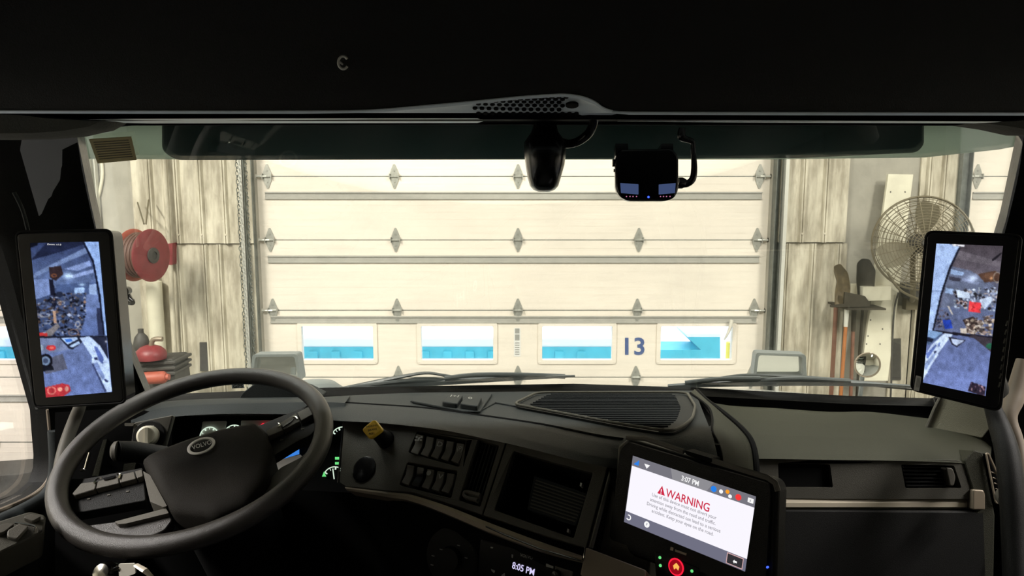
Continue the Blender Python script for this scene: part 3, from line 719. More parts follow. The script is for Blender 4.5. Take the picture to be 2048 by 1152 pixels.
# overhead header with its lower lip
FH = Fr((0, .98, 2.6), (0, -1, 0)); FH2 = Fr((0, 1.06, 2.6), (0, -1, 0))
low = [(-160, 221), (300, 222), (600, 222), (740, 220), (850, 211), (940, 203), (1040, 193), (1100, 189), (1130, 188), (1165, 193), (1190, 203), (1205, 214), (1225, 221), (1260, 224), (1600, 225), (2220, 226)]
hd = struct('trim_1', (0, 1.0, 2.7))
bm = NB(); up = [(q[0], -420) for q in low]
top = [FH.px(*q) for q in low]
# soft front face: bottom edge curves in towards the windshield
rows = [[V((p.x, p.y - .05, 3.06)) for p in top], [V((p.x, p.y - .03, 2.85)) for p in top], [p + V((0, -.012, .05)) for p in top], [p + V((0, -.004, .012)) for p in top], top]
loft(bm, rows); finish(bm, 'header_face', M['header'], hd)
bm = NB(); rows = [top, [p + V((0, .006, -.003)) for p in top]]
lin2 = [FH2.px(q[0] * 1.0, 226 if i not in () else 226) for i, q in enumerate(low)]
n_ = len(top)
for t in (.25, .5, .75, 1): rows.append([a.lerp(b, t) + V((0, 0, .010 * math.sin(math.pi * t))) for a, b in zip(rows[1], lin2)])
loft(bm, rows); lipo = finish(bm, 'header_underside', M['lip_sheen'], hd)
bm = NB(); tube(bm, [FH.px(q[0], q[1] + .5, .001) for q in low], .0011, 6, smooth=3); finish(bm, 'lip_highlight', M['lip_sheen'], hd)  # thin pale tube drawn as the highlight along the lip
# grille holes in the bulge
bm = NB()
def under(px, py):                            # a point on the underside of the bulge
    xs = [q[0] for q in low]; yl = np.interp(px, xs, [q[1] for q in low]); t = min(max((py - yl) / max(226 - yl, .5), 0), 1)
    a = FH.px(px, yl); b = FH2.px(px, 226); return a.lerp(b, t) + V((0, 0, .010 * math.sin(math.pi * t) - .002))
for r in range(8):
    py = 198 + r * 3.9; x = 950 + (r % 2) * 7
    while x < 1158:
        yl = np.interp(x, [945, 1000, 1050, 1100, 1130, 1145, 1160], [219, 209, 201, 197, 198, 208, 222])
        if py > yl and not (1126 < x < 1158 and 207 < py < 224):
            p = under(x, py); q = under(x, py + 1); nrm = (q - p).cross(V((1, 0, 0))).normalized()
            if nrm.z > 0: nrm = -nrm
            lathe(bm, p + nrm * -.001, nrm, [(.0034, 0), (.0034, .002)], 8)
        x += 14
p = under(1144, 215); lathe(bm, p + V((0, -.001, -.001)), (0, -.3, -1), [(.009, 0), (.009, .003)], 16)
gr = finish(bm, 'grille_hole', M['deep'], hd); gr['kind'] = 'stuff'
# dark recess and second strip
bm = NB(); FH3 = Fr((0, 1.1, 2.6), (0, -1, 0))
slab(bm, FH3, [(-200, 222), (2250, 223), (2250, 240), (-200, 237)], -.03, 0); finish(bm, 'lip_recess', M['deep'], hd, smooth=False)
for ra, rb in (([(95, 238), (500, 237), (955, 237), (966, 240)], [(95, 243), (300, 247), (955, 246), (966, 243)]), ([(1235, 240), (1500, 241), (1800, 242), (2060, 243)], [(1235, 243), (1500, 245), (1800, 246.5), (2060, 247)])):
    bm = NB(); t_ = [W(*q, 1.085) for q in ra]; u2 = [W(*q, 1.16) for q in rb]
    loft(bm, [t_, [a.lerp(b, .5) + V((0, 0, .001)) for a, b in zip(t_, u2)], u2, [p + V((0, .004, .006)) for p in u2]]); finish(bm, 'visor_rail', M['lip_sheen'], hd)
bm = NB(); t_ = [W(*q, 1.085) for q in ((1152, 226), (1180, 224), (1220, 224), (1262, 227))]; u2 = [W(*q, 1.12) for q in ((1156, 230), (1180, 237), (1230, 238), (1262, 229))]
loft(bm, [t_, u2]); finish(bm, 'rail_joint', M['lip_sheen'], hd)
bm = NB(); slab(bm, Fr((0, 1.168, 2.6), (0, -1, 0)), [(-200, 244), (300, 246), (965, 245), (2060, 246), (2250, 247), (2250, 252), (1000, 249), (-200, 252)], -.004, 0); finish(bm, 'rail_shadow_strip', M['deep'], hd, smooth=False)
# closes the gap between the header and the top of the windshield
bm = NB(); wbox(bm, -1.2, 1.3, 1.1, 1.45, 2.63, 2.66); wbox(bm, -1.25, 1.35, 1.0, 1.3, 2.66, 3.08); finish(bm, 'header_top', M['deep'], hd, smooth=False)
# corner linings
def corner(px, name, label):
    bm = NB(); F = Fr((0, 1.08, 0), (0, -1, 0)); o2 = outl(F, px, 0)
    cc = (sum(q[0] for q in o2) / len(o2), sum(q[1] for q in o2) / len(o2))
    loft(bm, [[F.pt(q[0], q[1], -.03) for q in o2], [F.pt(q[0], q[1], 0) for q in o2], [F.pt(cc[0] + (q[0] - cc[0]) * .9, cc[1] + (q[1] - cc[1]) * .7, .018) for q in o2]], True, True)
    finish(bm, name, M['olive'], hd)
corner([(-260, 222), (0, 222), (60, 226), (110, 234), (160, 238), (232, 243), (205, 258), (185, 262), (150, 270), (80, 276), (0, 277), (-260, 275)], 'corner_lining', '')
corner([(2300, 226), (2100, 228), (2000, 244), (1930, 248), (1985, 256), (2040, 268), (2300, 272)], 'corner_lining', '')
# coat hook ring in the header
c = FH.px(687, 126, .032)
bm = NB(); tube(bm, [c + V((math.cos(a) * .0062, -.002, math.sin(a) * .0078)) for a in [.6 + (2 * math.pi - 1.2) * j / 20 for j in range(21)]], .0016, 8); tube(bm, [c + V((-.006, -.002, .002)), c + V((-.006, .03, .002))], .0015, 6)
tag(finish(bm, 'hook_ring', M['lightsteel']), 'small shiny metal ring set in the dark overhead panel', 'ring')

# pillars
def pillar(name, inn, outx, xs, m, bul=.03):
    st = struct(name, W(*inn[2], 1.4)); bm = NB(); rows = []
    FX = Fr((xs, 0, 0), (1 if xs < 0 else -1, 0, 0))
    for (a, b) in zip(catmull([V((*q, 0)) for q in inn], 4), catmull([V((*q, 0)) for q in outx], 4)):
        p = FG.px(a.x, a.y, .012); q = FX.px(b.x, b.y); nrm = V((0 - (p.x + q.x) / 2, -.9, 0)).normalized()
        rows.append([p + V((.03 if xs > 0 else -.03, .04, 0)), p, p.lerp(q, .15) + nrm * bul * .6, p.lerp(q, .4) + nrm * bul, p.lerp(q, .7) + nrm * bul, p.lerp(q, .92) + nrm * bul * .5, q, q + V((0, .06, 0))])
    loft(bm, rows); bmesh.ops.solidify(bm, geom=bm.faces[:], thickness=.004); o = finish(bm, 'pillar_cover', M[m], st); return st
pl = pillar('trim_2', [(120, 180), (150, 262), (168, 360), (200, 500), (240, 650), (285, 800), (300, 850), (310, 930)], [(-150, 180), (-105, 262), (-55, 360), (5, 500), (48, 650), (93, 800), (102, 870), (106, 950)], -.98, 'pillar')
bm = NB(); tube(bm, [W(28, 385, 1.12), W(45, 420, 1.12), W(56, 462, 1.13)], .003, 8, smooth=3); finish(bm, 'pillar_ridge', M['dash'], pl)
pr_ = pillar('trim_3', [(2075, 180), (2050, 262), (2035, 360), (2000, 500), (1955, 650), (1905, 790), (1880, 850), (1870, 930)], [(2420, 180), (2360, 262), (2280, 360), (2200, 500), (2120, 650), (2068, 790), (2056, 850), (2052, 930)], 1.12, 'pillar')

# cab doors: lining with the window opening
FXL = Fr((-.99, 0, 0), (1, 0, 0))
def ul(px, py, F=FXL): return F.loc(F.px(px, py))
dcab = struct('door_4', (-.99, .6, 1.2))
winL = [ul(-60, 300), ul(3, 470), ul(48, 640), ul(97, 819), ul(100, 861), ul(104, 909), ul(103, 935), ul(94, 964), ul(65, 990), ul(0, 1020), ul(-100, 1050)]
e1, e2 = ul(-60, 300), ul(-100, 1050)
# local x of the plane runs towards the windshield (+Y) or back; take signs from the frame
sx = 1 if FXL.x.y > 0 else -1
winL += [(sx * -.45, e2[1]), (sx * -.45, e1[1])]
outL = [(sx * -.9, -0.0 + 1.15), (sx * 1.78, 1.15), (sx * 1.78, 1.95), ul(118, 950), ul(116, 860), ul(110, 819), ul(62, 640), ul(18, 470), (ul(-40, 300)[0], ul(-40, 300)[1]), (ul(-50, 240)[0], 2.9), (sx * -.9, 2.9)]
bm = NB(); plate2(bm, FXL, [[V(q) for q in outL], [V(q) for q in winL]], -.04, 0); finish(bm, 'door_lining', M['black'], dcab)
bm = NB(); plate2(bm, FXL, [[V(q) for q in winL]], -.028, -.022); finish(bm, 'side_window', M['cglass'], dcab, smooth=False)
# window seal lines and sill roll
bm = NB(); tube(bm, [FXL.px(q[0], q[1], .004) for q in ((97, 819), (101, 861), (105, 909), (104, 935), (95, 964), (66, 991), (0, 1021), (-80, 1048))], .005, 8, smooth=4); finish(bm, 'window_seal', M['beige'], dcab)
bm = NB(); tube(bm, [FXL.px(q[0], q[1], .02) for q in ((112, 860), (115, 915), (112, 955), (100, 985), (70, 1010), (0, 1045), (-100, 1085))], .016, 10, smooth=4); finish(bm, 'sill_roll', M['dash'], dcab)
bm = NB(); tube(bm, [W(172, 775, 1.4), W(160, 812, 1.38), W(150, 838, 1.38), W(134, 880, 1.36), W(122, 920, 1.33), W(116, 950, 1.3)], [.01, .012, .012, .01], 10, smooth=4); finish(bm, 'pull_rail', M['switch'], dcab)
# right side, same idea
FXR = Fr((1.13, 0, 0), (-1, 0, 0)); drc = struct('door_5', (1.13, .6, 1.2))
sr = 1 if FXR.x.y > 0 else -1
ur = lambda px, py: FXR.loc(FXR.px(px, py))
winR = [ur(2330, 300), ur(2190, 500), ur(2110, 650), ur(2066, 790), ur(2060, 850), ur(2070, 920), ur(2120, 990), (sr * -.45, 1.95), (sr * -.45, 2.6)]
outR = [(sr * -.9, 1.15), (sr * 1.78, 1.15), (sr * 1.78, 1.85), ur(2030, 870), ur(2046, 790), ur(2090, 650), ur(2170, 500), ur(2300, 300), (ur(2300, 300)[0], 2.9), (sr * -.9, 2.9)]
bm = NB(); plate2(bm, FXR, [[V(q) for q in outR], [V(q) for q in winR]], -.04, 0); finish(bm, 'door_lining', M['black'], drc)
bm = NB(); plate2(bm, FXR, [[V(q) for q in winR]], -.028, -.022); finish(bm, 'side_window', M['cglass'], drc, smooth=False)
bm = NB(); tube(bm, [W(2046, 720, 1.42), W(2030, 790, 1.4), W(2018, 830, 1.38), W(2030, 870, 1.36), W(2040, 910, 1.34), W(2050, 980, 1.3)], [.012, .018, .012, .012, .012], 10, smooth=5); finish(bm, 'window_edge_trim', M['beige'], drc)

# window switches on the driver door
Fs = Fr(W(40, 1060, 1.0), (.35, -.35, .9))
sw = thing('window_switch_block', Fs.px(40, 1070), 'window switch block on the left door sill in the bottom left corner', 'switch', frame=Fs.mat(Fs.px(40, 1070)))
bm = NB(); slab(bm, Fs, [(-60, 1060), (60, 1022), (92, 1030), (88, 1062), (0, 1105), (-60, 1130)], -.06, 0, .006); finish(bm, 'housing', M['dashp'], sw, bevel=.003)
for q in ([(15, 1060), (38, 1047), (58, 1052), (34, 1078), (14, 1072)], [(-8, 1052), (12, 1046), (30, 1047), (8, 1064), (-8, 1068)], [(46, 1034), (62, 1027), (84, 1032), (66, 1042)]):
    bm = NB(); slab(bm, Fs, q, 0, .007, .003); finish(bm, 'switch_key', M['switch'], sw, bevel=.0015)
bm = NB(); tube(bm, [Fs.px(q[0], q[1], .004) for q in ((30, 1046), (52, 1049), (70, 1053), (68, 1063))], .0016, 6, smooth=3); tube(bm, [Fs.px(q[0], q[1], .004) for q in ((50, 1037), (60, 1040), (66, 1041))], .0016, 6); finish(bm, 'chrome_edge', M['chrome'], sw)

# ---------------------------------------------------------------- dashboard
h_ = V((.88, -.47, 0)).normalized(); u_ = V((.35, .655, .922)).normalized()
FC = Fr(W(690, 835, 1.35), h_.cross(u_), up=u_)
FT0 = Fr((0, 1.35, 2.07), (0, .128, .99), up=(0, 1, 0))
db = thing('dashboard', (0.05, 1.5, 1.3), 'dark wrap-around truck dashboard below the windshield', 'dashboard')
back = [(500, 800), (560, 798), (640, 794), (760, 788), (850, 785), (960, 784), (1080, 783), (1200, 782), (1300, 781.5), (1389, 781)]
crease = [(500, 806), (560, 803), (640, 802), (745, 808), (850, 815), (973, 831), (1090, 848), (1215, 872), (1330, 880), (1420, 858)]
ptop = [(560, 836), (610, 836), (682, 842), (760, 846), (878, 859), (963, 876), (1050, 895), (1216, 935), (1330, 940), (1436, 930)]
bk = [FT0.px(*q) for q in back]; cr = [FT0.px(*q) for q in crease]
pt = [FC.px(*q, .012) if 2 <= i <= 7 else (W(*q, 1.46 if i < 2 else 1.12 - .0 * i)) for i, q in enumerate(ptop)]
bm = NB(); bkk = [p + V((0, .06, -.02)) for p in bk]
mid = [b.lerp(c, .5) for b, c in zip(bk, cr)]; mid2 = [c.lerp(p, .35) + V((0, -.004, .006)) for c, p in zip(cr, pt)]; mid3 = [c.lerp(p, .75) + V((0, -.008, .004)) for c, p in zip(cr, pt)]
und = [p + V((.005, .03, -.012)) for p in pt]
loft(bm, [catmull(r, 4) for r in (bkk, bk, mid, cr, mid2, mid3, pt, und)])
dtop = finish(bm, 'dash_pad', M['dash'], db)
# driver cowl over the instruments
bm = NB()
A = [(255, 822), (330, 803), (440, 797), (540, 795), (640, 794), (700, 792)]; Bq = [(262, 832), (330, 815), (440, 808), (540, 806), (640, 804), (690, 806)]; Cq = [(262, 846), (340, 834), (440, 828), (540, 828), (640, 830), (690, 838)]
loft(bm, [catmull([W(*q, 1.74) for q in A], 3), catmull([W(*q, 1.6) for q in A], 3), catmull([W(*q, 1.46) for q in Bq], 3), catmull([W(*q, 1.43) for q in Cq], 3), catmull([W(q[0], q[1] + 1, 1.56) for q in Cq], 3)])
finish(bm, 'instrument_cowl', M['dash'], db)
bm = NB(); tube(bm, [FT0.px(*q, .001) for q in ((822, 803), (870, 812), (930, 822), (958, 823), (990, 806), (1026, 812), (1130, 831), (1240, 853), (1310, 866))], .0022, 6); finish(bm, 'moulded_edge', M['dash'], db)
bm = NB(); tube(bm, catmull([c.lerp(p, .06) + V((0, -.001, .0008)) for c, p in zip(cr, pt)], 4)[8:30], .003, 6); finish(bm, 'crease_shadow', M['deep'], db)  # dark half-sunk tube drawn as the shadow line of the crease
# recess mat (ribbed tray)
tray = [(1074, 788), (1374, 788), (1391, 816), (1385, 841), (1366, 857), (1345, 866), (1316, 864), (1240, 852), (1130, 831), (1026, 812)]
bm = NB(); slab(bm, FT0, tray, .0, .004, .03); tr = finish(bm, 'ribbed_tray', M['groove'], db, bevel=.001)
bm = NB(); t2 = outl(FT0, tray, .004, .03); ys = [q[1] for q in t2]
for k in range(22):
    y = min(ys) + (max(ys) - min(ys)) * (k + .5) / 22; xs = []
    for i in range(len(t2)):
        a, b = t2[i], t2[(i + 1) % len(t2)]
        if (a[1] > y) != (b[1] > y): xs.append(a[0] + (b[0] - a[0]) * (y - a[1]) / (b[1] - a[1]))
    if len(xs) >= 2: tube(bm, [FT0.pt(min(xs) + .03, y, .005), FT0.pt(max(xs) - .03, y, .0045)], .002, 6)
finish(bm, 'rib', M['groove'], tr)
bm = NB(); t3 = [FT0.pt(q[0], q[1], .008) for q in t2]; tube(bm, t3, .0028, 8, closed=True); finish(bm, 'tray_edge', M['dashp'], tr)
# button pod
pod = [(822, 801), (853, 786), (985, 786), (960, 822), (930, 822)]
bm = NB(); slab(bm, FT0, pod, 0, .006, .01); pd = finish(bm, 'button_plinth', M['dash'], db, bevel=.002)
for q in ([(884, 803), (897, 789), (926, 790), (914, 807)], [(920, 807), (932, 791), (964, 793), (955, 812)]):
    bm = NB(); slab(bm, FT0, q, .005, .016, .008); finish(bm, 'button', M['dash'], pd, bevel=.003)
lettering('button_mark', FT0, 'I+I', (900, 794), (916, 795), (903, 790), M['labelg'], pd, w=.0165); lettering('button_mark', FT0, 'o', (936, 798), (944, 799), (937, 794), M['labelg'], pd, w=.0165)
# right shoulder of the centre pod
ridge = [(1389, 781, 1.7), (1406, 799, 1.62), (1440, 824, 1.52), (1479, 858, 1.42), (1500, 889, 1.36), (1507, 940, 1.31), (1509, 1040, 1.26), (1509, 1150, 1.22)]
seam = [(1380, 785, 1.66), (1414, 811, 1.5), (1424, 835, 1.38), (1424, 862, 1.27), (1436, 887, 1.22), (1443, 919, 1.18), (1446, 1010, 1.14), (1446, 1150, 1.1)]
R1 = catmull([W(*q) for q in ridge], 4); S1 = catmull([W(*q) for q in seam], 4)
m1 = [s.lerp(r, .35) + V((-.0, -.012, .006)) for s, r in zip(S1, R1)]; m2 = [s.lerp(r, .75) + V((0, -.012, .008)) for s, r in zip(S1, R1)]
bm = NB(); loft(bm, [S1, m1, m2, R1, [r + V((.02, .05, -.012)) for r in R1], [r + V((.03, .25, -.16)) for r in R1]]); finish(bm, 'pod_shoulder', M['dashr'], db)
bm = NB(); tube(bm, [p + V((.006, .0, -.001)) for p in R1], .006, 8); tube(bm, [p + V((0, -.002, 0)) for p in S1], .0025, 6); finish(bm, 'seam_gap', M['deep'], db)
# fill between the lip and the shoulder, behind the tablet
bm = NB(); e = [FC.px(1216, 931, .012), W(1300, 905, 1.16), W(1366, 884, 1.2), W(1424, 864, 1.26)]; e0 = [FT0.px(1215, 872), FT0.px(1300, 878), FT0.px(1366, 872), W(1424, 850, 1.32)]
loft(bm, [catmull(e0, 4), catmull(e, 4), catmull([W(1228, 990, 1.07), W(1300, 990, 1.07), W(1380, 990, 1.09), W(1445, 990, 1.14)], 4), catmull([W(1228, 1300, 1.0), W(1300, 1300, 1.0), W(1380, 1300, 1.02), W(1445, 1300, 1.06)], 4)])
finish(bm, 'pod_front', M['dash'], db)

bm = NB(); slab(bm, FT0, [(1200, 790), (1386, 786), (1436, 850), (1440, 890), (1260, 880)], -.05, -.02); finish(bm, 'pod_base', M['deep'], db, smooth=False)
# --- the angled switch panel
holes = [[(835, 863), (932, 880), (918, 933), (817, 905)],
         [(815, 925), (915, 942), (902, 996), (799, 970)],
         [(957, 878), (998, 891), (960, 1013), (918, 1000)]]
panel = [(689, 838), (760, 841), (878, 853), (963, 870), (1013, 881), (964, 1030), (900, 1008), (825, 985), (786, 983), (692, 974), (678, 965)]
bm = NB(); plate(bm, FC, panel, holes, -.02, 0, 0, .003); pn = finish(bm, 'switch_panel', M['dashp'], db, bevel=.0015)
for hq in holes[:2]: 
    bm = NB(); slab(bm, FC, hq, -.03, -.017, .003); finish(bm, 'switch_bay', M['deep'], pn)
def rocker(q, mark=None, m='switch'):
    (x0, y0), (x1, y1), (x2, y2), (x3, y3) = q
    P = [FC.px(*a, .004) for a in q]; midl = P[0].lerp(P[3], .5) - FC.n * .005; midr = P[1].lerp(P[2], .5) - FC.n * .005
    bm = NB(); bk_ = [p - FC.n * .02 for p in (P[0], P[1], midr, P[2], P[3], midl)]; fr = [P[0], P[1], midr, P[2], P[3], midl]
    f = [bm.verts.new(p) for p in fr]; b = [bm.verts.new(p) for p in bk_]
    bm.faces.new((f[0], f[1], f[2], f[5])); bm.faces.new((f[5], f[2], f[3], f[4])); bm.faces.new(b[::-1])
    for i in range(6): bm.faces.new((f[i], b[i], b[(i + 1) % 6], f[(i + 1) % 6]))
    o = finish(bm, 'rocker_switch', M[m], pn, bevel=.0012)
    if mark:
        bm = NB(); cx_, cy_ = (x0 + x1) / 2, (y0 + y1) / 2
        if mark == 'axle':
            for dx in (-5, 5):
                for dy in (3, 9): slab(bm, FC, [(cx_ + dx - 3 - dy * .3, cy_ + dy), (cx_ + dx + 1 - dy * .3, cy_ + dy), (cx_ + dx + 1 - dy * .3, cy_ + dy + 3), (cx_ + dx - 3 - dy * .3, cy_ + dy + 3)], .004, .0052)
            slab(bm, FC, [(cx_ - 3, cy_ + 5), (cx_ + 1, cy_ + 5), (cx_ - 3, cy_ + 12), (cx_ - 6, cy_ + 12)], .004, .0052)
        elif mark == 'dot': lathe(bm, FC.px(cx_ - 3, cy_ + 8, .002), FC.n, [(.0045, 0), (.0045, .002), (.003, .002)], 16)
        else: glyphs(bm, FC, mark, (cx_ - 7, cy_ + 14), (cx_ + 3, cy_ + 16), (cx_ - 4, cy_ + 5), .004)
        finish(bm, 'switch_symbol', M['labelg'] if mark != 'P' else M['labelg'], o, smooth=False)
zz = lambda x, y: (640 + x / 2.938, 760 + y / 2.938)
for k, mk in enumerate(('axle', None, 'D', None, '(P)')):
    x = 566 + 59.5 * k; y = 318 + 12.5 * k; rocker([zz(x, y), zz(x + 44, y + 7), zz(x + 8, y + 122), zz(x - 36, y + 106)], mk)
for k, mk in enumerate((None, None, 'dot', 'v', None)):
    x = 512 + 59 * k; y = 497 + 12 * k; rocker([zz(x, y), zz(x + 42, y + 7), zz(x + 8, y + 122), zz(x - 36, y + 106)], mk, 'switch' if k != 1 else 'gloss')
# vent in the panel
vt = holes[2]; bm = NB(); slab(bm, FC, vt, -.05, -.045); finish(bm, 'vent_back', M['deep'], pn)
for k in range(6):
    s = (k + .5) / 6; a = quadpx(vt, s, .03); b = quadpx(vt, s, .97); bm = NB()
    pa, pb = FC.px(*a, -.008), FC.px(*b, -.008); up = (pa - pb).normalized(); rt = up.cross(FC.n)
    loft(bm, [[pa + rt * .001, pa - rt * .001, pa - rt * .001 - FC.n * .02, pa + rt * .001 - FC.n * .02], [pb + rt * .001, pb - rt * .001, pb - rt * .001 - FC.n * .02, pb + rt * .001 - FC.n * .02]], True, True)
    finish(bm, 'vent_slat', M['black'], pn)
bm = NB(); tube(bm, [FC.px(q[0], q[1], .004) for q in ((960, 990), (935, 983), (928, 987), (932, 994), (955, 1000))], .003, 8, smooth=4); slab(bm, FC, [(932, 980), (962, 986), (957, 1006), (926, 996)], -.012, .001, .003); finish(bm, 'vent_thumb_wheel', M['switch'], pn)
# --- storage cubby frame
cub = [(1015, 881), (1116, 905), (1216, 931), (1172, 1097), (1080, 1068), (966, 1030)]
hole = [(1027, 903), (1185, 946), (1147, 1076), (989, 1020)]
bm = NB(); plate(bm, FC, cub, [hole], -.012, .001, 0, .003); cb_ = finish(bm, 'cubby_frame', M['dashp'], db, bevel=.0015)
bm = NB(); o2 = outl(FC, hole, .001, 0); dp = -.10
sh = [(q[0] * 1 + .0, q[1]) for q in o2]
f = [[FC.pt(q[0], q[1], 0) for q in o2], [FC.pt(q[0] + .0, q[1], dp) for q in o2]]; loft(bm, f, True); bm.faces.new([bm.verts.new(p) for p in f[1]]); finish(bm, 'cubby_well', M['black'], cb_)
hb = quadpx(hole, .0, .0)
bm = NB(); inner = [(1068, 950), (1182, 988), (1152, 1052), (1053, 1020)]; slab(bm, FC, inner, -.065, -.03, .004); cr_ = finish(bm, 'cubby_tray', M['dash'], cb_, bevel=.002)
bm = NB()
for k in range(9): tube(bm, [FC.px(*quadpx(inner, .05, .12 + k * .095), -.029), FC.px(*quadpx(inner, .95, .12 + k * .095), -.029)], .0012, 5)
finish(bm, 'tray_rib', M['switch'], cr_)
for q in ((1162, 969), (1136, 1061)):
    bm = NB(); slab(bm, FC, [(q[0] - 1.5, q[1] - 4), (q[0] + 2, q[1] - 3), (q[0] + 1, q[1] + 4), (q[0] - 2.5, q[1] + 3)], -.03, -.02); finish(bm, 'clip', M['lightsteel'], cb_)
# double groove right of the cubby
bm = NB(); slab(bm, FC, [(1217, 925), (1240, 932), (1192, 1105), (1173, 1098)], -.03, -.012); finish(bm, 'panel_groove', M['deep'], db)
bm = NB(); tube(bm, [FC.px(1226, 930, .0), FC.px(1182, 1096, .0)], .0035, 8); finish(bm, 'groove_ridge', M['dashp'], db)
bm = NB(); F5 = Fr(FC.px(1235, 940, .005), (-.45, -.85, .4)); slab(bm, F5, [(1236, 893), (1262, 872), (1300, 890), (1300, 1200), (1190, 1200), (1190, 1105), (1232, 955)], -.05, 0); finish(bm, 'bezel_side', M['dashp'], db, bevel=.003)
# satin trim bar under the panels
tp = [(690, 974), (786, 985), (825, 990), (900, 1014), (980, 1046), (1080, 1083), (1166, 1112)]
lo_ = [(694, 981), (780, 995), (825, 1003), (895, 1029), (975, 1063), (1078, 1100), (1164, 1122)]
bm = NB(); tpc = catmull([FC.px(*q, .008) for q in tp], 4); lpc = catmull([FC.px(*q, .014) for q in lo_], 4)
loft(bm, [[p - FC.n * .03 for p in tpc], tpc, [a.lerp(b, .5) + FC.n * .003 for a, b in zip(tpc, lpc)], lpc, [p - FC.n * .03 for p in lpc]]); finish(bm, 'satin_trim', M['trimd'], db)
bm = NB(); tube(bm, [FC.px(*q, .016) for q in ((972, 1053), (1010, 1070), (1080, 1098), (1164, 1122), (1168, 1116), (1171, 1094))], .0013, 6, smooth=0); finish(bm, 'chrome_line', M['chrome'], db)
bm = NB(); slab(bm, FC, [(1172, 1094), (1292, 1140), (1290, 1190), (1160, 1150), (1166, 1120)], -.03, .01, .003); finish(bm, 'brown_trim', M['trimd'], db, bevel=.004)
# everything below: dark knee panels
FL = Fr(W(1000, 1080, 1.12), (-.42, -.88, .2))
bm = NB(); a_ = [W(260, 850, 1.5), W(420, 960, 1.42), W(694, 985, 1.33)] + [FC.px(*q, -.002) for q in ((786, 997), (895, 1031), (975, 1065), (1078, 1102), (1164, 1126))] + [FC.px(1290, 1185, -.01), W(1450, 1250, 1.05)]
b_ = [V((p.x, p.y + .02, p.z - .12)) for p in a_]; c_ = [V((p.x, 1.5, 1.2)) for p in a_]
loft(bm, [catmull(r, 4) for r in (a_, b_, c_)]); finish(bm, 'knee_panel', M['deep'], db)

# --- passenger side
Yp = 1.42
bm = NB()
bq = [(1410, 812), (1470, 824), (1560, 829), (1676, 837), (1760, 845), (1849, 855), (1920, 864), (1960, 874), (1985, 892)]
fq = [(1440, 900), (1500, 905), (1560, 906), (1676, 908), (1760, 909), (1849, 911), (1920, 914), (1958, 920), (1980, 930)]
b3 = [W(q[0], q[1] - (9 if q[0] < 1700 else 17), 1.68) for q in bq]; f3 = [W(*q, Yp + .02) for q in fq]; f4 = [W(q[0], q[1] + 12, Yp) for q in fq]
loft(bm, [catmull(r, 3) for r in ([p + V((0, .05, -.01)) for p in b3], b3, [a.lerp(b, .35) + V((0, 0, .006)) for a, b in zip(b3, f3)], [a.lerp(b, .7) + V((0, 0, .008)) for a, b in zip(b3, f3)], f3, f4, [p + V((0, .02, -.01)) for p in f4])])
finish(bm, 'passenger_pad', M['dashr'], db)
FP = Fr(W(1750, 950, Yp), (-.03, -.95, .3))
vR = [(1802, 929), (1908, 931), (1923, 976), (1811, 977)]; vL = [(1556, 926), (1660, 929), (1666, 975), (1558, 975)]
face = [(1440, 905), (1500, 912), (1676, 916), (1912, 920), (1928, 925), (1944, 978), (1946, 998), (1676, 998), (1440, 996)]
bm = NB(); plate(bm, FP, face, [vL, vR], -.02, 0, 0, .004); pf = finish(bm, 'passenger_panel', M['dashp'], db, bevel=.002)
bm = NB(); slab(bm, FP, vL, -.03, -.012, .004); finish(bm, 'vent_blank', M['deep'], pf)
bm = NB(); slab(bm, FP, vR, -.045, -.04, .004); finish(bm, 'vent_back', M['deep'], pf)
for k in range(6):
    t = (k + .6) / 6.4; a, b = quadpx(vR, .03, t), quadpx(vR, .72, t); bm = NB(); tube(bm, [FP.px(*a, -.01), FP.px(*b, -.01)], .004, 6, flat=.4); finish(bm, 'vent_slat', M['black'], pf)
for s in (.25, .5): 
    a, b = quadpx(vR, s, .05), quadpx(vR, s, .95); bm = NB(); tube(bm, [FP.px(*a, -.02), FP.px(*b, -.02)], .003, 6); finish(bm, 'vent_fin', M['black'], pf)
bm = NB(); slab(bm, FP, [(1892, 935), (1906, 936), (1912, 955), (1908, 972), (1900, 972)], -.02, .004, .006); finish(bm, 'vent_thumb_wheel', M['switch'], pf, bevel=.002)
bm = NB(); tt = [W(q, 996, Yp - .005) for q in (1500, 1560, 1676, 1800, 1943)]; 
loft(bm, [[p + V((0, .03, .004)) for p in tt], tt, [p + V((0, -.010, -.006)) for p in tt], [p + V((0, -.012, -.014)) for p in tt], [p + V((0, 0, -.026)) for p in tt], [p + V((0, .03, -.03)) for p in tt]]); finish(bm, 'satin_trim', M['trim'], db)
bm = NB(); slab(bm, FP, [(1946, 979), (1968, 980), (1971, 990), (1971, 1020), (1946, 1020)], -.03, .012, .004); finish(bm, 'trim_end_cap', M['trimd'], db, bevel=.004)
bm = NB(); slab(bm, FP, [(1928, 922), (1948, 900), (1966, 905), (1990, 1030), (1986, 1240), (1940, 1240), (1950, 1020), (1945, 978)], -.06, .004, .004); side = finish(bm, 'dash_end', M['dashr'], db, bevel=.004)
bm = NB(); slab(bm, FP, [(1440, 1018), (1970, 1022), (1978, 1240), (1440, 1240)], -.03, .004, .006); finish(bm, 'glovebox_lid', M['black'], db, bevel=.004)
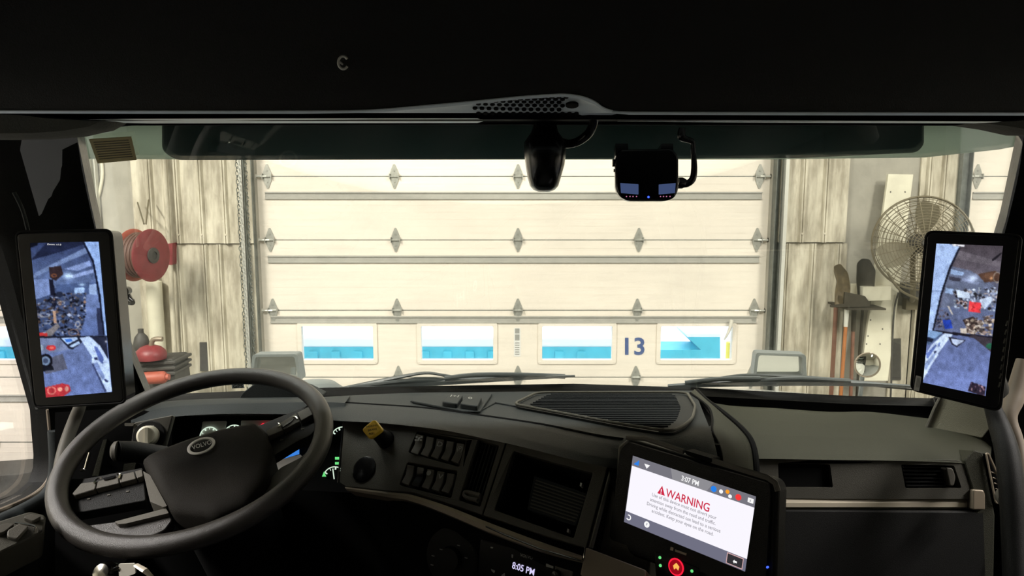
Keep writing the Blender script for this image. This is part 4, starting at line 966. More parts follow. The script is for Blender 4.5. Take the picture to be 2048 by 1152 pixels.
# side slot with bright rim
bm = NB(); slot = [(1972, 907), (1977, 908), (1996, 950), (2004, 1000), (2003, 1005), (1992, 1007)]; o2 = [FP.px(*q, .012) for q in slot]
tube(bm, rounded(o2, .01, 3), .0022, 6, closed=True); finish(bm, 'slot_rim', M['trimd'], side)
bm = NB(); slab(bm, FP, slot, -.02, .008, .004); so = finish(bm, 'side_slot', M['deep'], side)
bm = NB()
for k in range(6): a, b = (1982 + k * 3, 944 + k * 11), (1991 + k * 2, 947 + k * 11); tube(bm, [FP.px(*a, .010), FP.px(*b, .010)], .0014, 5)
finish(bm, 'slot_slat', M['trimd'], side)
# corner cap at the foot of the right pillar
bm = NB(); Fq = Fr(W(1920, 830, 1.6), (-.35, -.8, .45)); slab(bm, Fq, [(1884, 785), (1990, 795), (1985, 850), (1964, 876), (1893, 862), (1852, 858)], -.03, 0, .004); finish(bm, 'corner_cap', M['pillarr'], db, bevel=.004)
bm = NB(); tube(bm, [Fq.px(1882, 792, .004), Fq.px(1868, 820, .004), Fq.px(1853, 856, .004)], .004, 8); finish(bm, 'cap_edge', M['dashp'], db)

# passenger grab handle
gh = thing('grab_handle', W(2010, 1000, 1.3), 'dark curved grab bar beside the right door', 'grab handle')
bm = NB(); tube(bm, [W(1984, 812, 1.36), W(1998, 850, 1.34), W(2014, 905, 1.3), W(2024, 980, 1.26), W(2030, 1080, 1.22), W(2034, 1180, 1.18)], [.014, .019, .021, .021, .021], 14, smooth=6); finish(bm, 'grab_bar', M['black'], gh)
bm = NB(); lathe(bm, W(2022, 1000, 1.3), (-.2, -1, 0), [(.02, -.02), (.022, 0), (.014, .008)], 16); finish(bm, 'bar_foot', M['switch'], gh)

# --- instrument cluster
FK = Fr(W(520, 880, 1.5), (.05, -.9, .42))
ic = thing('instrument_cluster', FK.px(520, 950), 'lit instrument cluster with white-ringed gauges behind the steering wheel', 'instrument cluster')
bm = NB(); slab(bm, FK, [(350, 832), (690, 832), (700, 1010), (340, 1010)], -.03, -.004); finish(bm, 'cluster_back', M['deep'], ic)
for q in ([(405, 843), (453, 842), (446, 880), (400, 882)], [(482, 841), (566, 840), (552, 862), (482, 862)]):
    bm = NB(); slab(bm, FK, q, -.004, 0, .003); finish(bm, 'silver_plate', M['silver'], ic)
def gauge(cx_, cy_, r, a0, a1, ticks, needle=None):
    c = FK.px(cx_, cy_, .003); rr = (FK.px(cx_ + r, cy_, .003) - c).length
    pt_ = lambda a, k: c + (FK.x * math.cos(a) + FK.y * math.sin(a)) * rr * k
    bm = NB(); tube(bm, [pt_(a0 + (a1 - a0) * j / 24, 1) for j in range(25)], .0011, 6)
    for j in range(ticks):
        a = a0 + (a1 - a0) * j / (ticks - 1); tube(bm, [pt_(a, .95), pt_(a, .74)], .0016 if j % 2 == 0 else .0007, 6)
    if needle is not None: tube(bm, [pt_(needle, .85), pt_(needle + math.pi, .1)], .0012, 6)
    g = finish(bm, 'gauge', M['led_g'], ic)
gauge(418, 872, 18, -.1, 3.3, 7); gauge(467, 870, 20, .3, 3.4, 6); gauge(684, 876, 22, 1.2, 2.6, 5); gauge(668, 956, 22, .3, 2.6, 5, 1.75)
bm = NB()
for (a, b) in ((674, 917), (674, 927)): slab(bm, FK, [(a - 4, b - 3), (a + 4, b - 3), (a + 4, b + 2), (a - 4, b + 2)], .002, .004)
slab(bm, FK, [(648, 943), (652, 953), (644, 953)], .002, .004); finish(bm, 'indicator_green', M['led_gr'], ic)
bm = NB(); lathe(bm, FK.px(527, 852, .002), FK.n, [(.0055, 0), (.0055, .003), (.003, .004)], 16); finish(bm, 'indicator_red', M['led_r'], ic)
bm = NB(); slab(bm, FK, [(548, 880), (598, 880), (598, 908), (552, 922)], .0, .003); finish(bm, 'message_display', M['disp'], ic)
bm = NB(); slab(bm, FK, [(572, 905), (585, 893), (586, 900), (576, 908)], .003, .004); finish(bm, 'message_text', M['disp2'], ic)
bm = NB(); slab(bm, FK, [(548, 923), (600, 909), (606, 915), (560, 942), (548, 940)], -.002, .004); finish(bm, 'silver_plate', M['silver'], ic)
# edge rail between cluster and panel
bm = NB(); tube(bm, [W(689, 836, 1.36), W(684, 880, 1.36), W(676, 965, 1.34)], .002, 6); finish(bm, 'panel_edge', M['switch'], db)

# --- headlamp switch panel
FHl = Fr(W(300, 870, 1.36), (.25, -.9, .35))
hs = thing('headlight_switch', FHl.px(298, 905), 'headlight switch plate with a grey round knob left of the wheel hub', 'switch')
bm = NB(); slab(bm, FHl, [(268, 845), (346, 830), (325, 904), (262, 890)], -.03, 0, .004); finish(bm, 'switch_plate', M['dashp'], hs, bevel=.002)
bm = NB(); slab(bm, FHl, [(249, 846), (268, 846), (266, 852), (249, 852)], -.02, .004, .002); finish(bm, 'side_button', M['switch'], hs)
c = FHl.px(298, 872); bm = NB(); lathe(bm, c, FHl.n, [(.03, 0), (.028, .003), (.026, .003)], 32); finish(bm, 'knob_ring', M['black'], hs)
bm = NB(); lathe(bm, c, FHl.n, [(.02, 0), (.019, .018), (.015, .022), (.001, .022)], 28); box(bm, c + FHl.n * .023, (.005, .03, .004), FHl); finish(bm, 'knob', mat('knob_grey', (186, 181, 162), .5), hs)
bm = NB(); box(bm, FHl.px(305, 853, .002), (.006, .004, .002), FHl); box(bm, FHl.px(296, 856, .002), (.004, .003, .002), FHl); finish(bm, 'symbol', M['labelg'], hs)
# --- stalk
st = thing('indicator_stalk', W(300, 905, 1.25), 'thick dark indicator stalk left of the wheel hub', 'stalk')
bm = NB(); tube(bm, [W(232, 902, 1.25), W(262, 903, 1.27), W(330, 912, 1.3)], [.018, .019, .018], 18); finish(bm, 'stalk_body', M['black'], st)
bm = NB(); lathe(bm, W(236, 902, 1.25), (-1, -.2, 0), [(.018, 0), (.017, .006), (.012, .01), (.001, .011)], 20); finish(bm, 'end_cap', M['switch'], st)
# dash side strips seen between rim and hub, and the steering column
bm = NB(); Fz = Fr(W(200, 920, 1.4), (.3, -.9, .3))
slab(bm, Fz, [(206, 880), (213, 878), (196, 952), (184, 952)], -.02, .002); slab(bm, Fz, [(248, 928), (272, 925), (268, 945), (244, 950)], -.02, .002); finish(bm, 'side_strip', M['dashr'], db)
bm = NB(); slab(bm, Fz, [(110, 825), (260, 815), (345, 832), (340, 1010), (230, 1150), (110, 1150)], -.05, -.004); finish(bm, 'dash_side_panel', M['deep'], db)
bm = NB(); tube(bm, [Fz.px(q[0], q[1], .012) for q in ((180, 905), (174, 925), (170, 938), (160, 940))], .003, 8, smooth=4); finish(bm, 'door_pull_edge', M['chrome'], db)
sc_ = thing('steering_column', W(420, 1050, 1.25), 'black steering column shroud under the wheel hub', 'steering column')
wc = V((-.544, 1.206, 2.061)); wn = V((-.046, -.357, .933)).normalized()
bm = NB(); tube(bm, [wc - wn * .05, wc - wn * .2 + V((0, .05, 0)), wc - wn * .45 + V((0, .1, 0))], [.06, .085, .09], 20); finish(bm, 'column_shroud', M['deep'], sc_)

# ---------------------------------------------------------------- steering wheel
FWh = Fr(wc, wn, up=(0, 1, 0))
wh = thing('steering_wheel', wc, 'large dark truck steering wheel with button spokes', 'steering wheel', frame=FWh.mat())
bm = NB(); tube(bm, [wc + (FWh.x * math.cos(a) + FWh.y * math.sin(a)) * .215 for a in [2 * math.pi * j / 96 for j in range(96)]], .0165, 16, closed=True, upv=wn); finish(bm, 'rim', M['wheel'], wh)
# hub cushion: domed loft from outline
def dome(px, w0, w1, hgt, m, name, r=.01, parent=wh, k=.82):
    o2 = outl(FWh, px, w1, r); cc = (sum(q[0] for q in o2) / len(o2), sum(q[1] for q in o2) / len(o2)); bm = NB(); rows = []
    for s, h in ((1, w0), (1, w1), (.985, w1 + hgt * .3), (.93, w1 + hgt * .7), (k, w1 + hgt * .95), (k * .5, w1 + hgt)): rows.append([FWh.pt(cc[0] + (q[0] - cc[0]) * s, cc[1] + (q[1] - cc[1]) * s, h) for q in o2])
    loft(bm, rows, True, True); return finish(bm, name, m, parent)
hub = dome([(284, 924), (312, 910), (375, 886), (440, 866), (515, 850), (534, 868), (548, 905), (538, 962), (500, 1010), (430, 1040), (345, 1030), (312, 975)], -.05, -.004, .016, M['cover'], 'airbag_cover')
# left flank of the cover, coloured paler as if side-lit
bm = NB(); slab(bm, FWh, [(286, 942), (300, 950), (334, 1012), (326, 1014), (300, 1003)], -.04, .0, .002); finish(bm, 'lit_cover_flank', M['switch'], wh, bevel=.002)
# spokes
def sp(px, w0, w1, name, m='cover', r=.004, bev=.003):
    bm = NB(); slab(bm, FWh, px, w0, w1, r); return finish(bm, name, M[m], wh, bevel=bev)
sp([(118, 958), (175, 956), (285, 935), (292, 1000), (150, 1026), (112, 1020)], -.03, -.012, 'spoke', 'black')
sp([(512, 853), (628, 805), (640, 850), (620, 872), (592, 885), (553, 909), (520, 926)], -.03, -.012, 'spoke', 'black')
sp([(140, 1052), (175, 1050), (229, 1043), (336, 1020), (345, 1040), (330, 1060), (280, 1082), (180, 1094), (140, 1080)], -.03, -.012, 'spoke', 'wheel', .006)
sp([(560, 935), (600, 915), (640, 880), (650, 900), (600, 960), (540, 1000), (520, 980)], -.03, -.014, 'spoke', 'wheel', .006)
sp([(229, 1043), (332, 1016), (338, 1026), (252, 1047), (236, 1048)], -.012, -.004, 'spoke_trim', 'switch', .002, .001)
for px in ([(144, 987), (162, 966), (194, 962), (190, 978), (150, 990)], [(195, 962), (236, 951), (238, 966), (192, 977)], [(238, 950), (268, 943), (272, 957), (240, 965)], [(270, 942), (284, 939), (286, 952), (274, 956)],
           [(532, 862), (558, 847), (566, 860), (536, 873)], [(560, 846), (592, 826), (600, 842), (568, 859)], [(594, 825), (620, 812), (630, 826), (602, 841)]):
    sp(px, -.012, -.001, 'wheel_button', 'switch', .002, .0015)
for pth in (((188, 966), (194, 958), (204, 956)), ((234, 949), (240, 948), (238, 957)), ((556, 855), (560, 850), (557, 846)), ((586, 833), (592, 834), (595, 838))):
    bm = NB(); tube(bm, [FWh.px(q[0], q[1], .001) for q in pth], .0016, 6, smooth=4); finish(bm, 'chrome_edge', M['chrome'], wh)
for px in ([(206, 956), (232, 950), (228, 955), (208, 960)], [(564, 851), (588, 836), (584, 842), (566, 854)]): sp(px, -.002, .0015, 'rocker_slot', 'gloss', .002, 0)
bm = NB()
for q in ((177, 998), (217, 990), (255, 983), (563, 880), (605, 858)): slab(bm, FWh, [(q[0] - 3, q[1] - 1), (q[0] + 3, q[1] - 2), (q[0] + 3, q[1]), (q[0] - 3, q[1] + 1)], -.012, -.0105)
finish(bm, 'button_mark', M['switch'], wh, smooth=False)
# emblem: oval ring with a word across
ec = FWh.px(403, 893, .014); bm = NB(); ex = (FWh.px(430, 884, .014) - ec); ey = (FWh.px(400, 879, .014) - ec)
tube(bm, [ec + FWh.n * .0015 + ex * math.cos(a) * .92 + ey * math.sin(a) * .92 for a in [2 * math.pi * j / 40 for j in range(40)]], .0028, 6, closed=True, flat=.5, upv=wn)
em = finish(bm, 'emblem_ring', M['silver'], wh)
bm = NB(); A_, B_ = (385, 900), (424, 888); glyphs(bm, FWh, 'VOLVO', A_, B_, (383, 892), .015); finish(bm, 'emblem_word', M['silver'], em, smooth=False)

# ---------------------------------------------------------------- keys and tag under the wheel
ky = thing('ignition_keys', W(230, 1150, 1.0), 'chrome ignition key with a pale tag at the bottom left', 'keys')
bm = NB(); c = W(211, 1146, 1.0); lathe(bm, c, (-.1, -.8, .5), [(.016, -.02), (.017, 0), (.013, .008), (.012, .012), (.004, .014)], 18); finish(bm, 'lock_barrel', M['chrome'], ky)
Fk = Fr(W(250, 1140, .98), (0, -1, .2)); bm = NB(); slab(bm, Fk, [(237, 1128), (269, 1127), (271, 1147), (255, 1153), (238, 1153)], -.002, .001, .002); finish(bm, 'key_tag', M['white'], ky)
bm = NB(); tube(bm, [W(272, 1130, .97), W(290, 1141, .96), (W(308, 1158, .96))], [.004, .005, .003], 8, flat=.5); finish(bm, 'key_blade', M['trim'], ky)
bm = NB(); tube(bm, [W(225, 1140, .985), W(236, 1134, .98), W(240, 1145, .98)], .0015, 6, smooth=4); finish(bm, 'key_ring', M['chrome'], ky)

# ---------------------------------------------------------------- yellow brake valve knob
c = FC.px(768, 905, 0); kx = W(744, 859, FC.px(768, 890).y - .045)
yk = thing('brake_valve_knob', FC.px(775, 875), 'yellow diamond-shaped parking brake knob on the switch panel', 'knob')
n2 = V((-.25, -.9, .35)).normalized(); FY = Fr(kx, n2)
dia = [(747, 838), (765, 861), (739, 880), (722, 859)]
bm = NB(); slab(bm, FY, dia, -.012, 0, .006); finish(bm, 'knob_face', M['yellow'], yk, bevel=.003)
bm = NB(); base = FC.px(772, 880); tube(bm, [kx - n2 * .01, kx.lerp(base, .6), base - FC.n * .002], [.012, .013, .017], 16); finish(bm, 'knob_stem', M['black'], yk)
bm = NB(); glyphs(bm, FY, 'PARKING', (733, 856), (755, 852), (733, 852), .0002); glyphs(bm, FY, 'BRAKE', (736, 863), (754, 859.5), (736, 859), .0002); glyphs(bm, FY, 'PULL', (738, 870), (750, 868), (738, 866), .0002, bold=.02); finish(bm, 'knob_lettering', M['ink'], yk, smooth=False)
bm = NB(); c = FC.px(728, 938, .001); lathe(bm, c, FC.n, [(.024, -.001), (.0235, .001), (.02, .002), (.001, .002)], 28)
tag(finish(bm, 'round_outlet_cap', M['gloss']), 'round black cap low on the switch panel below the yellow knob', 'cap')

# ---------------------------------------------------------------- radio
rd = thing('car_radio', FL.px(1060, 1150), 'black radio with a lit clock display at the bottom centre', 'radio')
FR = Fr(FL.px(1040, 1130, .03), FL.n)
bm = NB(); slab(bm, FR, [(960, 1078), (1165, 1130), (1160, 1230), (950, 1180)], -.06, 0, .004); finish(bm, 'radio_face', M['gloss'], rd, bevel=.002)
lettering('clock_digits', FR, '8:05 PM', (1024, 1136), (1068, 1151), (1026, 1123), M['txt_v'], rd, .0006, bold=.012)
lettering('maker_word', FR, 'VOLVO', (1040, 1112), (1065, 1119), (1041, 1106), M['labelg'], rd, .0006)
bm = NB()
for px in ([(981, 1094), (986, 1095), (985, 1097), (981, 1096)], [(1023, 1109), (1026, 1110), (1025, 1116), (1023, 1115)]): slab(bm, FR, px, 0, .001)
slab(bm, FR, [(1092, 1127), (1107, 1131), (1106, 1137), (1092, 1133)], 0, .002); slab(bm, FR, [(982, 1138), (990, 1142), (988, 1146), (983, 1142)], 0, .001); slab(bm, FR, [(1003, 1150), (1009, 1146), (1010, 1156), (1003, 1156)], 0, .001)
finish(bm, 'button_mark', M['labelg'], rd, smooth=False)
bm = NB(); slab(bm, FR, [(1110, 1132), (1146, 1143), (1143, 1165), (1108, 1155)], 0, .004, .001); finish(bm, 'radio_button', M['switch'], rd, bevel=.001)
bm = NB(); lathe(bm, FR.px(1114, 1148, .004), FR.n, [(.007, 0), (.006, .008), (.001, .009)], 16); finish(bm, 'radio_knob', M['gloss'], rd)
bm = NB(); FR2 = Fr(FL.px(905, 1110, .01), FL.n); lathe(bm, FR2.px(905, 1115), FR2.n, [(.05, -.01), (.049, .002), (.044, .004), (.02, .004), (.018, .014), (.001, .015)], 36)
cd_ = tag(finish(bm, 'climate_dial', M['black']), 'round black climate dial left of the radio', 'dial')
bm = NB()
for q in ((882, 1099), (917, 1091), (866, 1112), (864, 1130), (893, 1128), (932, 1116)): slab(bm, FR2, [(q[0] - 3, q[1] - 1.5), (q[0] + 3, q[1]), (q[0] + 2, q[1] + 1.5), (q[0] - 3, q[1])], .004, .005)
finish(bm, 'dial_mark', M['labelg'], cd_, smooth=False)

# ---------------------------------------------------------------- tablet display
FTb = Fr(W(1385, 1020, .97), (-.687, -.72, .172), up=(.14, .104, .995))
tb = thing('tablet_display', FTb.px(1385, 1150), 'rugged tablet with a white warning screen on the right of the dashboard', 'tablet', frame=FTb.mat())
body = [(1253, 873), (1290, 874), (1540, 957), (1557, 972), (1552, 1200), (1225, 1085), (1222, 1060)]
bm = NB(); slab(bm, FTb, [(1252, 876), (1548, 962), (1557, 980), (1550, 1215), (1212, 1095), (1240, 900)], -.035, -.004, .012); finish(bm, 'tablet_body', M['black'], tb, bevel=.005)
SC = [(1265, 911), (1512, 993), (1490, 1144), (1247, 1044)]
bm = NB(); plate(bm, FTb, [(1256, 884), (1540, 968), (1530, 1190), (1218, 1078), (1240, 900)], [SC], -.006, .002, .008, .001); finish(bm, 'front_bezel', M['black'], tb, bevel=.001)
bm = NB(); tube(bm, [FTb.px(1254, 875, .0), FTb.px(1290, 877, 0), FTb.px(1368, 903, 0)], .004, 8); tube(bm, [FTb.px(1424, 921, 0), FTb.px(1535, 955, 0), FTb.px(1551, 966, 0), FTb.px(1556, 982, 0)], .004, 8); finish(bm, 'guard_rail', M['switch'], tb)
bm = NB(); slab(bm, FTb, [(1368, 900), (1424, 917), (1424, 926), (1372, 909)], -.02, .004, .003); finish(bm, 'latch', M['deep'], tb)
q2 = lambda s, t: quadpx(SC, s, t)
def sq(bm, s0, t0, s1, t1, w=.001, r=0): slab(bm, FTb, [q2(s0, t0), q2(s1, t0), q2(s1, t1), q2(s0, t1)], w - .0006, w, r)
bm = NB(); sq(bm, 0, 0, 1, 1, .0); scn = finish(bm, 'screen', M['s_white'], tb, smooth=False)
bm = NB(); sq(bm, 0, 0, 1, .148, .0008); finish(bm, 'status_bar', M['s_grey'], scn, smooth=False)
bm = NB(); slab(bm, FTb, [q2(.31, .0), q2(.66, 0), q2(.61, .148), q2(.335, .148)], .0008, .0011); finish(bm, 'clock_tab', M['s_lgrey'], scn, smooth=False)
bm = NB(); sq(bm, 0, .83, 1, 1, .0008); finish(bm, 'lower_bar', M['s_low'], scn, smooth=False)
bm = NB(); sq(bm, .84, .84, .975, .985, .0011); finish(bm, 'button_ring', M['s_ring'], scn, smooth=False)
bm = NB(); sq(bm, .846, .852, .969, .975, .0014); finish(bm, 'button_field', M['s_blk'], scn, smooth=False)
lettering('clock_text', FTb, '3:07 PM', q2(.405, .115), q2(.545, .115), q2(.405, .045), M['s_tw'], scn, .0014, bold=.015)
lettering('warning_word', FTb, 'WARNING', q2(.30, .41), q2(.655, .41), q2(.30, .295), M['s_red'], scn, .0012, bold=.012)
bm = NB(); slab(bm, FTb, [q2(.262, .285), q2(.292, .41), q2(.232, .41)], .0008, .0012); finish(bm, 'warning_triangle', M['s_red'], scn, smooth=False)
lettering('triangle_mark', FTb, '!', q2(.258, .395), q2(.266, .395), q2(.258, .33), M['s_white'], scn, .0016, bold=.02)
bm = NB()
for s, t, a, b in (('Use of this device must not divert your', .475, .195, .72), ('attention away from the road and traffic.', .55, .185, .72), ('Driving while distracted can lead to a serious', .625, .165, .765), ('accident. Keep your eyes on the road.', .70, .21, .715)):
    glyphs(bm, FTb, s, q2(a, t), q2(b, t), q2(a, t - .048), .0012, bold=.008)
finish(bm, 'message_lines', M['s_text'], scn, smooth=False)
bm = NB()
for k in range(4): sq(bm, .022 + k * .009, .10 - k * .018, .029 + k * .009, .12, .0014)
finish(bm, 'signal_icon', M['s_blue'], scn, smooth=False)
def dot(s, t, r, m, name, par=scn, F=FTb, w=.0010):
    p = F.px(*q2(s, t), w); bm = NB(); lathe(bm, p, F.n, [(r, 0), (r, .0005)], 20); return finish(bm, name, M[m], par, smooth=False)
bm = NB(); slab(bm, FTb, [q2(.10, .06), q2(.145, .06), q2(.123, .12)], .0008, .0014); sq(bm, .94, .045, .985, .105, .0014); lettering('plus', FTb, 'x', q2(.955, .09), q2(.97, .09), q2(.955, .06), M['s_grey'], scn, .0018); finish(bm, 'status_icon', M['s_tw'], scn, smooth=False)
dot(.665, .085, .0042, 's_blue', 'speaker_icon'); dot(.725, .085, .0028, 's_tw', 'microphone_icon'); dot(.775, .06, .0028, 's_or', 'location_icon'); dot(.80, .11, .0026, 's_tw', 'map_icon'); dot(.865, .085, .0042, 's_rd', 'record_icon')
o = dot(.185, .90, .0045, 's_tw', 'help_icon'); lettering('help_mark', FTb, '?', q2(.179, .92), q2(.191, .92), q2(.179, .88), M['s_low'], scn, .0018)
bm = NB(); c = FTb.px(*q2(.035, .905), .0014); tube(bm, [c + (FTb.x * math.cos(a) + FTb.y * math.sin(a)) * .0035 for a in [-2.6 + 4.6 * j / 14 for j in range(15)]], .0008, 6); finish(bm, 'back_icon', M['s_tw'], scn)
bm = NB(); slab(bm, FTb, [q2(.893, .925), q2(.905, .90), q2(.905, .912), q2(.925, .912), q2(.925, .935), q2(.905, .935), q2(.905, .95)], .0014, .0018); finish(bm, 'return_icon', M['s_tw'], scn, smooth=False)
# home button and small keys
bm = NB(); slab(bm, FTb, [(1308, 1103), (1330, 1108), (1398, 1136), (1400, 1160), (1312, 1160)], .0, .003, .003); kp = finish(bm, 'key_cluster', M['gloss'], tb, bevel=.001)
c = FTb.px(1352, 1134, .004); bm = NB(); tube(bm, [c + (FTb.x * math.cos(a) + FTb.y * math.sin(a)) * .0112 for a in [2 * math.pi * j / 32 for j in range(32)]], .0011, 6, closed=True); finish(bm, 'home_ring', M['led_r'], kp)
bm = NB(); lathe(bm, c, FTb.n, [(.0100, -.001), (.0098, .0015), (.001, .002)], 24); finish(bm, 'home_button', emis('home_red', (150, 10, 25), 1), kp)
bm = NB(); slab(bm, FTb, [(1352, 1126), (1358, 1134), (1356, 1141), (1352, 1136), (1348, 1139), (1346, 1131)], .005, .0068); finish(bm, 'home_icon', M['led_o'], kp, smooth=False)
for q in ((1320, 1115), (1321, 1131), (1384, 1142)):
    bm = NB(); lathe(bm, FTb.px(*q, .003), FTb.n, [(.0022, 0), (.0020, .0012)], 12); finish(bm, 'key_light', M['led_gr'], kp)
bm = NB(); slab(bm, FTb, [(1341, 1094), (1347, 1096), (1346, 1102), (1340, 1100)], .002, .003); slab(bm, FTb, [(1350, 1099), (1373, 1107), (1372, 1111), (1350, 1103)], .002, .003); finish(bm, 'maker_mark', M['trimd'], tb, smooth=False)
bm = NB(); lathe(bm, FTb.px(1536, 1134, .0), FTb.n, [(.0014, 0), (.0013, .003)], 10); finish(bm, 'status_light', M['led_b'], tb)

# ---------------------------------------------------------------- camera monitors
def monitor(name, body, scr, F, label, side, pic, seed, thick, vents, parts):
    b0 = F.px(sum(q[0] for q in body) / 4, max(q[1] for q in body)); t = thing(name, b0, label, 'monitor', 'mirror camera monitors', frame=F.mat(b0))
    bm = NB(); slab(bm, F, body, -thick, 0, .010); finish(bm, 'monitor_case', M['gloss'], t, bevel=.003)
    bm = NB(); o2 = outl(F, body, 0, .010); tube(bm, [F.pt(q[0], q[1], -.002) for q in o2], .0022, 6, closed=True); finish(bm, 'case_edge', M['black'], t)
    picture(F, scr, 116, 236, pic, t, 'screen', .0012, seed, .06)
    bm = NB()
    for (a, b) in vents: slab(bm, F, [(a[0] - 2, a[1]), (a[0] + 4, a[1] + 1), (b[0] + 4, b[1]), (b[0] - 2, b[1])], *parts, .001)
    finish(bm, 'side_vent', M['deep'], t)
    return t
z1 = lambda x, y: (10 + x / 2.954, 440 + y / 2.954)
def Zp(L): return [z1(*q) for q in L]
B1, B2, B3, B4 = (40, 52, 92), (88, 110, 160), (150, 175, 225), (190, 210, 245)
picL = [('p', [(0, 400), (300, 400), (300, 900), (0, 900)], (60, 74, 110)),
 ('g', Zp([(145, 130), (600, 130), (600, 400), (145, 400)]), (44, 54, 88), (96, 116, 160), 480, 575),
 ('p', Zp([(160, 340), (180, 310), (480, 160), (500, 190), (300, 275), (170, 345)]), (112, 132, 175)),
 ('p', Zp([(150, 240), (180, 230), (340, 185), (480, 140), (465, 128), (250, 128)]), (30, 36, 60)),
 ('p', Zp([(350, 290), (500, 240), (510, 270), (430, 300)]), (130, 150, 200)), ('p', Zp([(380, 330), (520, 290), (530, 310), (400, 345)]), (140, 160, 210)),
 ('p', Zp([(160, 350), (260, 350), (270, 440), (180, 470)]), (116, 136, 185)), ('p', Zp([(300, 380), (540, 370), (560, 440), (310, 440)]), (70, 88, 130)),
 ('s', *z1(375, 330), 9, 6, (110, 120, 110)), ('s', *z1(455, 382), 6, 2.5, (90, 100, 90)), ('p', Zp([(495, 380), (540, 378), (545, 440), (500, 445)]), (150, 175, 220)),
 ('p', Zp([(410, 400), (470, 400), (470, 430), (410, 435)]), (160, 190, 235)),
 ('g', Zp([(480, 440), (560, 440), (560, 680), (430, 690), (470, 600)]), (110, 130, 180), (84, 102, 150), 590, 670),
 ('p', Zp([(260, 280), (330, 270), (345, 320), (300, 360), (265, 340)]), (46, 36, 40)), ('e', *z1(290, 328), 6, 4, (110, 70, 50)), ('e', *z1(290, 328), 3, 2, (50, 40, 50)),
 ('p', Zp([(258, 350), (285, 350), (305, 530), (280, 530)]), (26, 28, 44)),
 ('c', Zp([(180, 500), (300, 430), (480, 430), (480, 560), (440, 690), (200, 690)]), [(20, 22, 34), (60, 66, 90), (30, 30, 40), (130, 140, 165), (90, 90, 100), (24, 26, 40), (110, 90, 80), (70, 84, 120), (84, 98, 136)], 420, 5),
 ('r', *z1(330, 490), 8, 4, (150, 155, 170), .55), ('r', *z1(235, 562), 11, 4.5, (150, 155, 170), .6), ('r', *z1(430, 615), 5, 6, (160, 160, 165), .5), ('r', *z1(405, 665), 11, 7, (120, 100, 96), .65), ('e', *z1(322, 440), 7, 6, (34, 40, 60)),
 ('p', Zp([(280, 540), (300, 535), (305, 610), (290, 610)]), (170, 140, 120)), ('p', Zp([(240, 660), (310, 610), (325, 630), (270, 690), (235, 690)]), (120, 116, 120)),
 ('p', Zp([(195, 665), (250, 668), (250, 695), (198, 700)]), (190, 56, 56)),
 ('p', Zp([(540, 520), (575, 520), (590, 680), (550, 680)]), (44, 50, 76)), ('p', Zp([(465, 128), (560, 128), (605, 680), (585, 680), (560, 420), (520, 240)]), (142, 172, 226)), ('p', Zp([(455, 128), (468, 128), (525, 240), (562, 430), (590, 680), (580, 680), (550, 430), (515, 250)]), (22, 26, 44)),
 # lower view
 ('g', Zp([(195, 695), (640, 680), (650, 1060), (200, 1060)]), (96, 112, 156), (104, 122, 176), 675, 790),
 ('p', Zp([(205, 690), (470, 690), (460, 720), (400, 760), (300, 780), (210, 790)]), (110, 122, 156)), ('p', Zp([(215, 830), (340, 790), (370, 880), (240, 910)]), (86, 90, 110)),
 ('p', Zp([(195, 686), (610, 684), (610, 694), (195, 698)]), (26, 28, 40)),
 ('p', Zp([(315, 690), (500, 686), (440, 735), (400, 765), (378, 760)]), (30, 34, 50)), ('p', Zp([(330, 698), (425, 693), (445, 730), (400, 752), (382, 748)]), (170, 195, 235)), ('p', Zp([(350, 705), (390, 700), (400, 715), (365, 725)]), (60, 110, 200)), ('p', Zp([(370, 735), (440, 700), (445, 710), (380, 745)]), (30, 34, 50)),
 ('e', *z1(272, 755), 10, 5.5, (190, 50, 56)), ('e', *z1(275, 755), 5, 2.5, (225, 110, 100)), ('e', *z1(215, 755), 4, 6, (150, 170, 190)),
 ('e', *z1(240, 835), 14, 15, (20, 20, 28)), ('e', *z1(240, 832), 9, 9, (110, 130, 160)), ('e', *z1(240, 832), 5, 5, (60, 70, 95)), ('p', Zp([(210, 880), (280, 860), (290, 885), (220, 895)]), (24, 26, 34)),
 ('p', Zp([(510, 690), (600, 690), (610, 830), (590, 800)]), (36, 40, 58)), ('s', *z1(597, 718), 2, 2, (160, 160, 160)),
 ('p', Zp([(440, 695), (500, 688), (560, 740), (614, 830), (632, 1012), (600, 1018), (555, 930), (512, 850), (515, 810)]), (186, 208, 246)),
 ('p', Zp([(525, 745), (545, 750), (583, 815), (578, 852), (555, 830)]), (84, 104, 170)), ('p', Zp([(520, 850), (545, 840), (590, 925), (580, 950)]), (120, 140, 190)), ('p', Zp([(525, 812), (545, 812), (550, 828), (530, 826)]), (40, 46, 80)), ('p', Zp([(512, 850), (520, 845), (600, 1010), (590, 1018)]), (60, 70, 110)), ('p', Zp([(585, 935), (612, 950), (605, 962), (590, 955)]), (50, 56, 90)),
 ('p', Zp([(230, 990), (340, 965), (380, 975), (390, 1010), (350, 1040), (235, 1050)]), (176, 52, 60)), ('r', *z1(275, 1008), 9, 8, (220, 130, 120), .55), ('e', *z1(325, 1000), 5, 4, (230, 160, 140)), ('e', *z1(365, 998), 4, 5, (200, 140, 130)),
 ('p', Zp([(145, 128), (200, 128), (190, 150), (150, 165)]), (14, 16, 26)),
]
FML = Fr(W(145, 640, 1.08), (.12, -1, .08), up=(-.13, 0, 1))
ml = monitor('camera_monitor', [(30, 464), (221, 460), (250, 806), (68, 816)], [(60, 486), (197, 483), (224, 784), (92, 795)], FML, 'left mirror-camera monitor showing the yard side in blue tones', 'l', picL, 3, .045, [], (-.03, -.01))
bm = NB(); Fx = FML
for k in range(5):
    y = 652 + k * 20; x = 240 + k * 3.2
    p = Fx.px(x, y, 0); 
